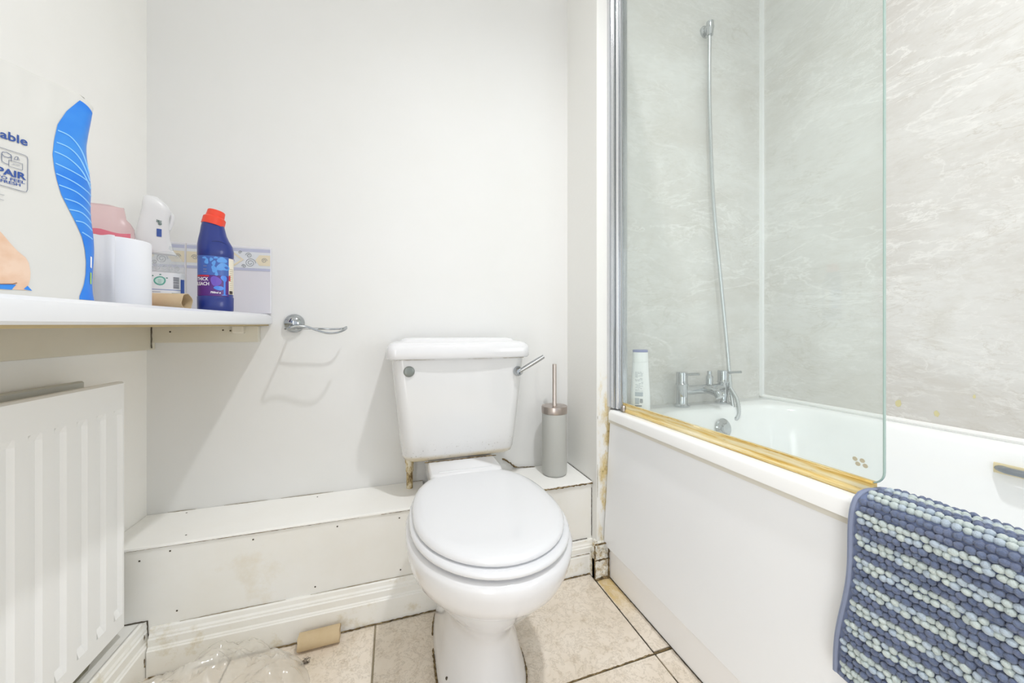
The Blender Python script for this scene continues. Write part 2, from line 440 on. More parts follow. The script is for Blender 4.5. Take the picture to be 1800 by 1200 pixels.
seam('dirt_line', [(.35, YBX-.004, .3075), (XN-.002, YBX-.004, .3085)], .0050, M['grime'], br, 1, seed=31)
q1, q2, q3 = [on_plane(a_, b_, (0, YB-.004, 0), (0, 1, 0)) for a_, b_ in ((884, 806), (908, 821), (940, 820))]
seam('dirt_line', [q1, q2], .0065, M['grime'], br, 1, seed=32); seam('dirt_line', [q2, q3], .003, M['grime'], br, .1, seed=38)
seam('dirt_line', [(XN-.002, YB-.003, .3155), (XN-.002, YBX, .3155)], .0014, M['grime_dark'], br, .3, seed=33)
seam('dirt_line', [(XN-.0015, YBX-.001, .29), (XN-.0015, YBX-.001, .12)], .0014, M['grime_dark'], br, .0, seed=34)
seam('dirt_line', [(.40, YBX-.002, .114), (XN-.02, YBX-.002, .114)], .0018, M['grime_dark'], br, .3, seed=35)
seam('dirt_line', [(.35, YBX-.022, .002), (XN-.02, YBX-.022, .002)], .003, M['grime'], br, .5, seed=36)
seam('dirt_line', [(.45, YBX-.018, .070), (XN-.02, YBX-.018, .070)], .0014, M['grime'], br, .3, seed=37)
for (px, py, par) in ((299, 968, bl), (311, 1073, bl), (554, 1031, bl), (593, 925, bl), (704, 1001, bl), (445, 948, bl), (245, 986, bl), (702, 910, bl), (1024, 955, br)):
    c = on_plane(px, py, (0, YBX-.0005, 0), (0, 1, 0)); bm = B()
    lathe(bm, [(.0004, 0), (.0022, 0), (.0020, .0006), (.0004, .0008)], 8, c, Matrix.Rotation(PI/2, 3, 'X')); obj('nail_head', bm, M['grime_dark'], par)
for (px, py) in ((328, 901), (327, 940), (558, 873)):
    c = on_plane(px, py, (0, 0, .3152), (0, 0, 1)); bm = B(); lathe(bm, [(.0004, 0), (.0022, 0), (.0020, .0004), (.0004, .0005)], 8, c); obj('nail_head', bm, M['grime_dark'], bl)
# dirt between nib and bath
seam('dirt_line', [(XN+.002, YE-.001, .56), (XN+.002, YE-.001, .12)], .0012, M['grime_pale'], wn, -.3, seed=41)
seam('dirt_line', [(XN-.02, YE-.020, .119), (.705, YE-.020, .119)], .004, M['grime'], wn2, .8, seed=42)
seam('dirt_line', [(XN-.018, YE-.022, .066), (.705, YE-.022, .066)], .004, M['grime'], wn2, .8, seed=43)
seam('dirt_line', [(XN-.021, YE-.021, .115), (XN-.021, YE-.021, .0)], .004, M['grime'], wn2, .8, seed=44)
seam('dirt_line', [(XN-.018, YE-.022, .003), (.706, YE-.022, .003)], .006, M['grime'], wn2, .8, seed=45)
seam('dirt_line', [(.705, YE-.022, .115), (.705, YE-.022, .0)], .004, M['grime'], wn2, .8, seed=46)

# ================================================================= BATH
bath = thing('bathtub', 'white acrylic bathtub with a rounded rim along the right wall', 'bathtub', (1.07, .25, 0))
X0, X1, Y0, Y1 = .706, XR-.001, -.60, YE-.009
bm = B()
rings = [rrect(X0+.012, X1-.005, Y0+.01, Y1-.002, .02, .552, 10), rrect(X0, X1, Y0, Y1, .012, .543, 10),
         rrect(X0, X1, Y0, Y1, .014, .568, 10), rrect(X0+.003, X1-.001, Y0+.003, Y1-.001, .02, .5755, 10), rrect(X0+.010, X1-.004, Y0+.01, Y1-.004, .03, .578, 10),
         rrect(X0+.058, X1-.034, Y0+.07, Y1-.095, .15, .577, 10), rrect(X0+.066, X1-.041, Y0+.08, Y1-.104, .15, .572, 10), rrect(X0+.072, X1-.048, Y0+.09, Y1-.112, .15, .558, 10),
         rrect(X0+.086, X1-.062, Y0+.13, Y1-.135, .15, .46, 10), rrect(X0+.105, X1-.08, Y0+.2, Y1-.165, .15, .30, 10),
         rrect(X0+.13, X1-.105, Y0+.26, Y1-.20, .14, .205, 10), rrect(X0+.18, X1-.155, Y0+.32, Y1-.26, .11, .18, 10)]
loft(bm, rings, False, True)
o = obj('tub', bm, M['bath'], bath, True, 50)
# dished overflow and plug waste
c = (1.09, .966, .51); R3 = aim((0, -1, .18))
bm = B(); lathe(bm, [(.001, 0), (.032, 0), (.034, .004), (.030, .008), (.018, .010), (.016, .018), (.001, .019)], 24, c, R3); obj('overflow_cover', bm, M['chrome'], bath, True)
bm = B(); lathe(bm, [(.001, 0), (.035, 0), (.035, .003), (.028, .005), (.001, .004)], 24, (1.09, .66, .181)); obj('plug_waste', bm, M['chrome'], bath, True)
# grip on the far inner side
bm = B(); gp = smooth_path([(1.378, .455, .522), (1.362, .44, .523), (1.356, .42, .524), (1.356, .27, .524), (1.362, .25, .523), (1.378, .235, .522)], 5)
tube(bm, gp, .0105, 12, .75); obj('grab_handle', bm, simple('handle_grey', '8a9096', .35, .5), bath, True)
bm = B(); tube(bm, [(1.374, .222, .522), (1.374, .464, .522)], .0125, 12, .25, up=(1, 0, 0)); obj('handle_recess', bm, simple('yellowed_recess', 'd9cda8', .4), bath, True)
# panel and plinth
pn = bath
def slab(xa, za, xb, zb, y0, y1, t):
    bm = B(); n = Vector((zb-za, 0, -(xb-xa))).normalized()*t
    A, Bp = Vector((xa, 0, za)), Vector((xb, 0, zb))
    P = [A, A+n, Bp+n, Bp]
    return loft(bm, [[p+Vector((0, y, 0)) for p in P] for y in (y0, y1)])
o = obj('front_panel', slab(.693, .110, .719, .545, -.60, 1.092, .016), M['panel'], pn); bev(o, .002)
o = obj('plinth_board', bx(.7085, .722, -.60, 1.098, .001, .118), M['plinth'], pn); bev(o, .001, 1)
o = obj('top_trim', slab(.7135, .530, .7145, .543, -.60, 1.094, .008), simple('panel_trim', 'd9d6cc', .4), pn)
seam('dirt_line', [(.7075, .1, .001), (.7075, 1.08, .001)], .0022, M['grime_dark'], pn, .5, seed=51)

# mixer tap
tap = thing('bath_mixer_tap', 'chrome two-handled bath and shower mixer tap on the far end of the bath rim', 'tap', (1.085, 1.045, .578))
for x in (.988, 1.182):
    bm = B(); lathe(bm, [(.001, 0), (.026, 0), (.027, .005), (.021, .009), (.019, .012), (.019, .075), (.021, .078), (.021, .081), (.0195, .083), (.0195, .118), (.018, .123), (.001, .124)], 28, (x, 1.045, .578)); obj('pillar', bm, M['chrome'], tap, True)
    bm = B(); tube(bm, [(x, 1.045, .69), (x+.012, 1.01, .697), (x+.018, .985, .700)], .0045, 8); obj('lever', bm, M['chrome'], tap, True)
bm = B(); tube(bm, [(.988, 1.045, .635), (1.182, 1.045, .635)], .017, 18); obj('mixer_body', bm, M['chrome'], tap, True)
bm = B(); tube(bm, smooth_path([(1.085, 1.045, .634), (1.085, 1.015, .636), (1.085, .985, .630), (1.085, .972, .616)], 5), .014, 14); obj('spout', bm, M['chrome'], tap, True)
bm = B(); lathe(bm, [(.001, 0), (.012, 0), (.012, .03), (.008, .036), (.008, .05), (.001, .05)], 18, (1.115, 1.045, .650)); obj('diverter', bm, M['chrome'], tap, True)
# hose: hangs in a loop from a bracket on the end wall
hp = smooth_path([(1.182, 1.015, .640), (1.185, .99, .60), (1.175, .975, .555), (1.16, .975, .535), (1.168, .99, .56), (1.198, 1.03, .66), (1.205, 1.05, .80), (1.185, 1.06, 1.05), (1.155, 1.065, 1.35), (1.140, 1.068, 1.70), (1.14, 1.068, 1.98)], 12)
bm = B(); cnt = len(hp)
# ribbed hose
P = []
for a, b_ in zip(hp, hp[1:]):
    k = max(1, int((b_-a).length/.0035))
    P += [a.lerp(b_, i/k) for i in range(k)]
tube(bm, P, lambda t, n_=len(P): .0066+.0009*math.cos(PI*round(t*(n_-1))), 8)
hs = obj('shower_hose', bm, simple('chrome_hose', 'c9cdcf', .25, .85), None, True, 80)
tag(hs, 'ribbed chrome shower hose hanging down behind the glass screen', 'hose')
br_ = thing('shower_bracket', 'chrome wall bracket high on the tap end wall holding the hose end', 'bracket', (1.14, YE-.008, 1.99))
bm = B(); lathe(bm, [(.001, 0), (.022, 0), (.022, .006), (.012, .010), (.012, .035), (.001, .036)], 20, (1.14, YE-.008, 2.0), aim((0, -1, 0))); obj('wall_plate', bm, M['chrome'], br_, True)
bm = B(); lathe(bm, [(.001, 0), (.011, 0), (.014, .03), (.013, .05), (.001, .05)], 18, (1.14, 1.066, 1.97)); obj('holder', bm, M['chrome'], br_, True)

# shampoo bottle on the rim
def ell_ring(cx, cy, z, a, b, rot=0, n=28, p=2.0):
    out = []
    for i in range(n):
        th = 2*PI*i/n; c, s = math.cos(th), math.sin(th)
        x = a*math.copysign(abs(c)**(2/p), c); y = b*math.copysign(abs(s)**(2/p), s)
        out.append(Vector((cx+x*math.cos(rot)-y*math.sin(rot), cy+x*math.sin(rot)+y*math.cos(rot), z)))
    return out
sc = (.797, 1.030); zt = .578; rot = -.42
sh = thing('shampoo_bottle', 'white shampoo bottle with a violet lid edge standing on the bath rim behind the glass', 'bottle', (sc[0], sc[1], zt))
bm = B(); loft(bm, [ell_ring(*sc, zt+z, a, b, rot) for z, a, b in ((0, .030, .018), (.004, .033, .020), (.06, .0325, .020), (.13, .028, .019), (.165, .026, .019), (.1655, .0255, .0185))]); obj('body', bm, simple('white_bottle', 'fafbfc', .25), sh, True, 50)
bm = B(); loft(bm, [ell_ring(*sc, zt+z, a, b, rot) for z, a, b in ((.166, .0258, .0188), (.168, .0262, .019), (.198, .0250, .0185), (.199, .0248, .0183))]); obj('cap', bm, simple('white_cap', 'fafbfc', .25), sh, True, 50)
bm = B(); loft(bm, [ell_ring(*sc, zt+z, a, b, rot) for z, a, b in ((.1995, .0250, .0184), (.206, .0252, .0186), (.2075, .0240, .0175))]); obj('cap_rim', bm, simple('violet_cap', '7d84b8', .3), sh, True, 50)
def side_face(bm, x0, x1, z0, z1, off=.0006):
    # patch on the camera side of the bottle, x in bottle width units, following the ellipse
    R_ = []
    for k in range(7):
        x = x0+(x1-x0)*k/6; a, b = .0325, .020
        y = -b*math.sqrt(max(0, 1-(x/a)**2))-off
        R_.append((sc[0]+x*math.cos(rot)-y*math.sin(rot), sc[1]+x*math.sin(rot)+y*math.cos(rot)))
    for p, q in zip(R_, R_[1:]):
        bm.faces.new([bm.verts.new((p[0], p[1], z0)), bm.verts.new((q[0], q[1], z0)), bm.verts.new((q[0], q[1], z1)), bm.verts.new((p[0], p[1], z1))])
bm = B(); rr = random.Random(3)
z = zt+.132
while z > zt+.068:
    x = -.020
    while x < .002:
        L = rr.uniform(.003, .009)
        if rr.random() < .8: side_face(bm, x, min(x+L, .004), z, z+.0013)
        x += L+.0016
    z -= .0042
obj('back_print', bm, simple('grey_print', '9aa3ad', .5), sh)
bm = B(); side_face(bm, -.021, .004, zt+.052, zt+.066); side_face(bm, -.021, -.008, zt+.025, zt+.046); obj('label_panel', bm, simple('label_panel_grey', 'b3bcc6', .5), sh)
bm = B()
for k in range(9): side_face(bm, -.006+k*.0011, -.0054+k*.0011, zt+.03, zt+.044, .0008)
side_face(bm, -.021, .0, zt+.018, zt+.022)
obj('barcode', bm, simple('barcode_ink', '5d6672', .5), sh)

# ================================================================= SHOWER SCREEN
sn = thing('shower_screen', 'frosted-looking clear glass bath screen in a chrome wall channel', 'shower screen', (.74, 1.07, .58))
def gpoly(y0, y1, z0, z1, r, k=8):
    pts = [(y1, z0), (y1, z1), (y0, z1)]
    out = [(y1, z0), (y1, z1)]
    for cy, cz, a0 in ((y0+r, z1-r, PI/2), (y0+r, z0+r, PI)):
        for i in range(k+1):
            a = a0+PI/2*i/k; out.append((cy+r*math.cos(a), cz+r*math.sin(a)))
    return out
GP = gpoly(.360, 1.048, .602, 2.04, .022)
bm = B(); loft(bm, [[(x, y, z) for y, z in GP] for x in (.737, .743)]); obj('glass_pane', bm, M['glass'], sn)
bm = B(); edge = [(.740, y, z) for y, z in GP[2:]]+[(.740, GP[-1][0]+.0001, GP[-1][1])]
edge = [(.740, 1.045, 2.0402)]+[(.740, y-.0004, z) for y, z in GP[2:]]
tube(bm, edge, .0031, 6, .45, up=(0, .01, 1) if False else None); obj('glass_edge', bm, M['glass_edge'], sn, True)
# channel with ribs
for (x0, x1, y0, y1, mt) in ((.716, .760, 1.064, 1.091, 'chrome'), (.722, .757, 1.052, 1.064, 'chan'), (.729, .751, 1.036, 1.052, 'chrome')):
    if mt == 'chan' and 'chan' not in M: M['chan'] = simple('polished_aluminium', 'e4e6e9', .18, .8)
    o = obj('wall_channel' if x0 < .72 else 'channel_rib' if mt == 'chan' else 'hinge_bar', bx(x0, x1, y0, y1, .582, 2.05), M[mt], sn); bev(o, .0035, 3)
for y in (1.058, 1.070, 1.080):
    bm = B(); tube(bm, [(.7165 if y > 1.064 else .7225, y, .584), (.7165 if y > 1.064 else .7225, y, 2.048)], .0022, 8); obj('channel_rib', bm, M['chan'], sn, True)
bm = B(); lathe(bm, [(.001, 0), (.010, 0), (.010, .014), (.007, .018), (.001, .018)], 16, (.731, 1.030, .582)); obj('pivot_foot', bm, M['steel'], sn, True)
bm = B()
for k in range(60):
    pass
prof = [(.731, .5785), (.7305, .584), (.733, .589), (.7335, .604), (.7365, .606), (.7435, .606), (.7465, .604), (.747, .589), (.7495, .584), (.749, .5785)]
sb = B(); loft(sb, [[(x, y, z) for x, z in prof] for y in [.372+(1.036-.372)*i/12 for i in range(13)]]); obj('bottom_seal', sb, M['seal'], sn)
seam('scale_line', [(.7325, .38, .606), (.7325, 1.03, .606)], .0014, simple('ochre_scale', 'b08a38', .8), sn, .2, seed=61)
bm = B()   # small maker's mark near the lower corner
for k, (dy, dz) in enumerate(((0, 0), (-.010, 0), (.004, .012), (-.006, .012))):
    c = Vector((.7362, .392+dy, .628+dz*.6)); lathe(bm, [(.0022, 0), (.0036, 0), (.0036, .0003), (.0022, .0003)], 12, c, aim((-1, 0, 0)))
obj('etched_mark', bm, simple('etch', 'b9b29b', .7), sn)

# ================================================================= TOILET
tl = thing('toilet', 'white close-coupled toilet with lid down against the back wall', 'toilet', (.207, .90, 0))
CX = .207
def egg(z, hw, yf, yw, yb, nf=2.0, nb=2.6, n=56, lean=.05, y_ref=1.10, cx=CX):
    out = []
    for i in range(n):
        a = 2*PI*i/n; s, c = math.sin(a), math.cos(a)
        if c < 0:
            x = hw*math.copysign(abs(s)**(2/nf), s); y = yw-(yw-yf)*abs(c)**(2/nf)
        else:
            x = hw*math.copysign(abs(s)**(2/nb), s); y = yw+(yb-yw)*abs(c)**(2/nb)
        out.append(Vector((cx+x+(y-y_ref)*lean, y, z)))
    return out
bm = B()
P_ = [ # z, hw, yfront, ywidest, yback
 (.0, .108, .735, .90, 1.16, 0), (.012, .109, .735, .90, 1.16, 0), (.03, .103, .742, .90, 1.16, 0), (.06, .096, .752, .91, 1.15, .0), (.10, .089, .765, .92, 1.15, .0), (.14, .081, .772, .93, 1.14, 0),
 (.17, .083, .765, .93, 1.14, 0), (.20, .100, .745, .92, 1.13, -.01), (.23, .122, .715, .90, 1.12, -.02), (.27, .147, .678, .88, 1.11, -.02), (.302, .166, .648, .86, 1.10, -.02), (.310, .172, .641, .86, 1.10, -.02), (.318, .1775, .633, .855, 1.098, -.02),
 (.34, .184, .620, .85, 1.095, -.02), (.362, .188, .613, .845, 1.09, -.02), (.380, .1885, .611, .84, 1.085, -.02), (.389, .185, .615, .84, 1.08, -.02), (.3925, .176, .625, .84, 1.075, -.02)]
loft(bm, [egg(z, h, yf, yw, yb, 2.0, 2.6 if z > .1 else 3.0, lean=l, cx=.2095) for z, h, yf, yw, yb, l in P_])
o = obj('pan', bm, M['ceramic'], tl, True, 70)
pr = [v for v in egg(.002, .111, .735, .90, 1.16, 2.0, 3.0, lean=0, cx=.2095)]
seam('dirt_line', pr[2:24], .0032, M['grime'], tl, .25, seed=77)
seam('dirt_line', pr[32:55], .0032, M['grime'], tl, .25, seed=78)
c = on_plane(786, 1192, (.118, .84, .02), (-.6, -.8, .1)); bm = B(); lathe(bm, [(.001, 0), (.0042, 0), (.0042, .0012), (.001, .0014)], 12, c, aim((-.7, -.7, .1))); obj('screw_hole', bm, M['grime_dark'], tl)
# pan back platform carrying the cistern
bm = B(); loft(bm, [rrect(CX-w_, CX+w_, yf, 1.30, .025, z, 6) for z, w_, yf in ((.05, .075, 1.08), (.20, .080, 1.06), (.32, .095, 1.04), (.38, .104, 1.02), (.43, .107, 1.03), (.438, .103, 1.036))])
o = obj('pan_back', bm, M['ceramic'], tl, True, 60)
# seat ring and lid
def ringy(z, g, hw=.180, yf=.616, nb=2.6): return egg(z, hw-g, yf+g, .834, 1.078-g*.5, 2.0, nb, lean=-.022, cx=.2085)
bm = B(); loft(bm, [ringy(z, g) for z, g in ((.3985, .014), (.3990, .005), (.4030, .0), (.408, .0), (.4125, .003), (.414, .010))]); obj('seat_ring', bm, M['seat'], tl, True, 60)
bm = B(); loft(bm, [egg(z, .171-g, .629+g, .834, 1.078-g*.5, 2.0, 2.6, lean=-.022) for z, g in ((.4155, .010), (.416, .003), (.420, .0), (.425, .0005), (.430, .004), (.4335, .012), (.4355, .028), (.4368, .06), (.4374, .11))]); obj('lid', bm, M['seat'], tl, True, 60)
bm = B(); tube(bm, [(.125, 1.062, .428), (.285, 1.062, .428)], .011, 14); obj('hinge_bar', bm, M['seat'], tl, True)
for z in (.395,):
    for (x, y) in ((.06, .86), (.355, .86), (.12, .70), (.295, .70)):
        bm = B(); lathe(bm, [(.001, 0), (.009, 0), (.009, .004), (.001, .004)], 10, (x, y, .3925)); obj('seat_buffer', bm, M['rubber'], tl)
# cistern
bm = B()
cr = []
for z, hw, yf, r in ((.440, .155, 1.170, .03), (.4415, .168, 1.160, .035), (.447, .177, 1.152, .04), (.46, .183, 1.147, .045), (.50, .188, 1.143, .045), (.60, .198, 1.139, .042), (.70, .208, 1.136, .038), (.772, .214, 1.134, .035)):
    cr.append(rrect(CX-hw, CX+hw, yf, YB-.006, r, z, 7))
loft(bm, cr); obj('cistern', bm, M['cistern'], tl, True, 60)
bm = B()
def bowed(x0, x1, y0, y1, r, z, bow, k=10):
    out = []
    for i in range(25):
        t = i/24; x = x1-r+(x0+r-x1+r)*t if False else x0+r+(x1-x0-2*r)*t
        out.append(Vector((x, y0-bow*(1-(2*t-1)**2), z)))
    for cx, cy, a0 in ((x1-r, y0+r, -PI/2), (x1-r*.3, y1-r*.3, 0), (x0+r*.3, y1-r*.3, PI/2), (x0+r, y0+r, PI)):
        rr_ = r if cy < (y0+y1)/2 else r*.3
        for i in range(1 if a0 == -PI/2 else 0, k+1 if a0 != PI else k):
            a = a0+PI/2*i/k; out.append(Vector((cx+rr_*math.cos(a), cy+rr_*math.sin(a), z)))
    return out
LZ = .762
loft(bm, [bowed(CX-.228+g, CX+.228-g, 1.118+g, YB-.003-g*.3, .03, z, .008) for z, g in ((LZ, .012), (LZ+.001, .004), (LZ+.006, .0), (LZ+.030, .0), (LZ+.040, .003), (LZ+.048, .010), (LZ+.052, .020), (LZ+.055, .040), (LZ+.060, .044), (LZ+.064, .055), (LZ+.0655, .075))])
obj('cistern_lid', bm, M['ceramic'], tl, True, 60)
seam('dirt_line', [(CX-.20, 1.132, .7615), (CX+.205, 1.132, .7615)], .0022, M['grime_pale'], tl, .1, seed=71)
seam('dirt_line', [(CX-.115, 1.150, .4395), (CX+.115, 1.150, .4395)], .0030, M['grime'], tl, .3, seed=72)
# blanking cap and flush lever
c = on_plane(719, 653, (0, 1.136, 0), (0, 1, 0)); R3 = aim((0, -1, 0))
bm = B(); lathe(bm, [(.001, 0), (.0155, 0), (.0165, .003), (.015, .007), (.011, .0085), (.001, .008)], 24, (c.x, 1.137, c.z), R3); obj('blanking_cap', bm, simple('grey_cap', '7e837f', .35, .6), tl, True)
c = on_plane(911, 652, (0, 1.13, 0), (0, 1, 0))
bm = B(); lathe(bm, [(.001, 0), (.014, 0), (.0165, .003), (.0155, .010), (.011, .016), (.009, .020), (.001, .021)], 24, (c.x, 1.136, c.z), R3)
lv = obj('flush_lever', bm, M['chrome'], tl, True)
tp = on_plane(956, 626, (0, 1.09, 0), (0, 1, 0))
bm = B(); tube(bm, smooth_path([(c.x, 1.120, c.z), Vector((c.x, 1.120, c.z)).lerp(tp, .5), tp], 6), lambda t: .0052+.0026*math.sin(PI*min(1, t*1.02))*.6+.0012*t, 12); obj('lever_arm', bm, M['chrome'], lv, True)
# inlet pipe under the cistern
def pipemat():
    t = NT('stained_pipe'); n = t.noise(55, 6, .7, stretch=(1, 1, .5)); t.color(t.ramp(n, [(.4, 'e3dcc8'), (.52, 'c0ab7c'), (.62, '6e5734')])); t.set(Roughness=.5); return t.m
M['pipe'] = pipemat()
c = on_plane(720, 857, (0, 0, .315), (0, 0, 1))
bm = B(); lathe(bm, [(.001, 0), (.0105, 0), (.0105, .055), (.013, .058), (.0135, .085), (.015, .088), (.015, .135), (.001, .135)], 18, (c.x, c.y, .315))
pipe = obj('supply_pipe', bm, M['pipe'], None, True); tag(pipe, 'brown-stained white plastic water pipe rising from the boxing under the cistern', 'pipe')
bm = B(); c2 = on_plane(895, 818, (0, 1.29, 0), (0, 1, 0)); 

# ================================================================= TOILET BRUSH
bc = (.573, 1.236)
tb = thing('toilet_brush', 'grey toilet brush holder with steel lid and handle on the corner boxing', 'toilet brush', (bc[0], bc[1], .315))
bm = B(); lathe(bm, [(.001, .0005), (.040, .0005), (.0445, .004), (.0465, .012), (.0465, .228), (.001, .228)], 48, (*bc, .315)); obj('holder', bm, M['grey_plastic'], tb, True, 40)
bm = B(); lathe(bm, [(.001, .2285), (.0475, .2285), (.0480, .230), (.0480, .252), (.0470, .2545), (.030, .2555), (.001, .2555)], 48, (*bc, .315)); obj('lid', bm, M['nickel'], tb, True, 30)
bm = B(); lathe(bm, [(.001, .2555), (.010, .2555), (.0092, .259), (.0078, .262), (.0078, .408), (.007, .410), (.001, .410)], 24, (*bc, .315)); obj('handle', bm, M['nickel'], tb, True, 30)

# ================================================================= SHELF AND RADIATOR
SL = (.902-.8885)/(1.325-.52)
def sz(y, top=True): return (.902 if top else .8695)+(y-1.325)*SL
shf = thing('corner_shelf', 'white laminate shelf on battens along the left wall', 'shelf', (-.53, .7, .87))
bm = B()
def fx(y): return -.366-.014*math.sin(PI*(YB-y)/1.2)
rings = []
for i in range(21):
    y = .06+(YB-.001-.06)*i/20; x1 = fx(y); zb, zt_ = sz(y, False), sz(y)
    rings.append([(XL+.001, y, zb), (x1-.004, y, zb), (x1, y, zb+.004), (x1, y, zt_-.012), (x1-.003, y, zt_-.005), (x1-.010, y, zt_), (XL+.001, y, zt_)])
loft(bm, rings); obj('worktop', bm, M['worktop'], shf, True, 30)
bm = B(); loft(bm, [[(XL+.002, y, sz(y, False)-.004), (fx(y)-.008, y, sz(y, False)-.004), (fx(y)-.008, y, sz(y, False)), (XL+.002, y, sz(y, False))] for y in (.07, .4, .8, 1.05, 1.32)]); obj('underside', bm, M['chipboard'], shf)
# battens
o = obj('wall_batten', bx(XL+.001, XL+.020, .10, YB-.001, .795, .862), M['batten'], shf); bev(o, .001, 1)
o = obj('wall_batten', bx(XL+.021, -.398, YB-.020, YB-.001, .815, .8645), M['batten'], shf); bev(o, .001, 1)
seam('dirt_line', [(XL+.022, YB-.021, .864), (XL+.022, YB-.021, .80)], .0018, M['grime_dark'], shf, .3, seed=81)
o = obj('fixing_block', bx(-.462, -.432, YB-.036, YB-.020, .8425, .8645), simple('block_plastic', 'e2ded2', .5), shf); bev(o, .003, 2)
for px, py in ((299, 583), (429, 584), (392, 580), (405, 581)):
    y_ = YB-.0205 if px in (299, 429) else YB-.0365
    c = on_plane(px, py, (0, y_, 0), (0, 1, 0)); bm = B(); lathe(bm, [(.0004, 0), (.0026, 0), (.0022, .0006), (.0004, .0008)], 8, c, Matrix.Rotation(PI/2, 3, 'X')); obj('screw', bm, M['grime_dark'], shf)

# splash tiles on the back wall above the shelf
def splash(x0, x1, label, full_w=.216):
    t = thing('wall_tile', label, 'wall tile', ((x0+x1)/2, YB, .903))
    z0, z1 = .903, 1.111
    o = obj('tile_body', bx(x0, x1, YB-.009, YB-.0005, z0, z1), simple('tile_glaze', 'dddce2', .2), t); bev(o, .002, 2)
    yy = YB-.0096; u0 = x1-full_w
    def rect(bm, a, b_, c_, d, y=yy):
        a = max(a, x0+.002); b_ = min(b_, x1-.002)
        if b_ > a: bm.faces.new([bm.verts.new(p) for p in ((a, y, c_), (b_, y, c_), (b_, y, d), (a, y, d))])
    bm = B(); rect(bm, x0, x1, 1.040, 1.106); obj('border_ground', bm, simple('tile_border_pale', 'd9dde2', .25), t)
    bm = B(); rect(bm, x0, x1, 1.094, 1.104, yy-.0002); rect(bm, x0, x1, 1.036, 1.044, yy-.0002); obj('border_band', bm, simple('tile_lilac', 'b9bdd3', .25), t)
    # cream lozenges
    bm = B()
    def poly(bm, pts, y):
        pts = [(min(max(p[0], x0+.002), x1-.002), p[1]) for p in pts]
        if max(p[0] for p in pts)-min(p[0] for p in pts) < .004: return
        bm.faces.new([bm.verts.new((p[0], y, p[1])) for p in pts])
    zc = 1.069
    for cx, w2, h2 in ((x1-.000, .042, .0165), (u0+.000, .042, .0165)):
        poly(bm, [(cx-w2, zc), (cx-w2*.75, zc+h2), (cx+w2*.75, zc+h2), (cx+w2, zc), (cx+w2*.75, zc-h2), (cx-w2*.75, zc-h2)], yy-.0004)
    cx = (x1+u0)/2+.0
    for s in (1, -1):
        for q in (1, -1): poly(bm, [(cx+s*.036, zc), (cx+s*.029, zc), (cx, zc+q*.023), (cx, zc+q*.030)], yy-.0005)
    obj('border_lozenge', bm, simple('tile_cream', 'e0d6bd', .25), t)
    bm = B()
    def curl(cx, cz, r, s, turns=1.6):
        pts = []
        for i in range(26):
            a = i/25*turns*2*PI; rr_ = r*(1-.8*i/25)
            x = cx+s*rr_*math.cos(a)
            if not (x0+.003 < x < x1-.003): return
            pts.append((x, yy-.0006, cz+rr_*math.sin(a)))
        tube(bm, pts, .0007, 4)
    for sg in (1, -1):
        curl(cx+sg*.053, zc-.009, .0145, sg, 2.0); curl(cx+sg*.049, zc+.014, .0085, -sg, 1.5); curl(cx+sg*.036, zc-.020, .006, -sg, 1.3)
        curl(cx+sg*.026, zc+.022, .005, sg, 1.2)
    for dx in (0,): curl(x1-.018, zc, .008, 1); curl(u0+.020, zc, .008, -1)
    if not bm.verts: curl(x1-.012, zc, .006, 1)
    if bm.verts: obj('border_scroll', bm, simple('tile_scroll_grey', '8f9499', .4), t)
    bm = B()
    for dx, dz in ((0, .008), (-.006, -.003), (.006, -.003), (0, -.010)):
        if x0+.01 < cx+dx < x1-.01: lathe(bm, [(.0003, 0), (.0055, 0), (.0055, .0002), (.0003, .0002)], 12, (cx+dx, yy-.0002, zc+dz), aim((0, -1, 0)))
    if bm.verts: obj('border_flower', bm, simple('tile_flower_lilac', 'aaa9d0', .3), t)
splash(-.5845, -.367, 'full white wall tile with lilac scroll border behind the blue bleach bottle')
splash(XL+.001, -.586, 'cut white wall tile with scroll border in the corner behind the spray bottle')

struct('trim_6', bx(-.588, -.582, YB-.0075, YB-.0003, .903, 1.110), simple('pale_grout', 'dcd9d4', .8))
# radiator
rd = thing('radiator', 'white double panel radiator on the left wall below the shelf', 'radiator', (-.63, .6, .16))
RX, RT, RB_, RE = -.600, .7315, .158, 1.086
bm = B()
# front face profile along Y: flutes recessed
ys = [RE]; prof = []
flutes = []
yc = 1.0673
while yc > .05: flutes.append(yc); yc -= .0503
D = .007
bmf = B()
cols = [(RE, 0)]
for f in flutes:
    cols += [(f+.0135, 0), (f+.0085, D), (f-.0085, D), (f-.0135, 0)]
cols.append((.02, 0))
rows = [(RB_, 0), (RB_+.034, 0), (RB_+.050, 1), (.655, 1), (.668, 0), (RT-.004, 0), (RT, -1)]
grid = []
for z, k in rows:
    grid.append([bmf.verts.new((RX-(d if k == 1 else 0)-(.004 if k == -1 else 0), y, z)) for y, d in cols])
for a, b_ in zip(grid, grid[1:]):
    for i in range(len(cols)-1): bmf.faces.new((a[i], a[i+1], b_[i+1], b_[i]))
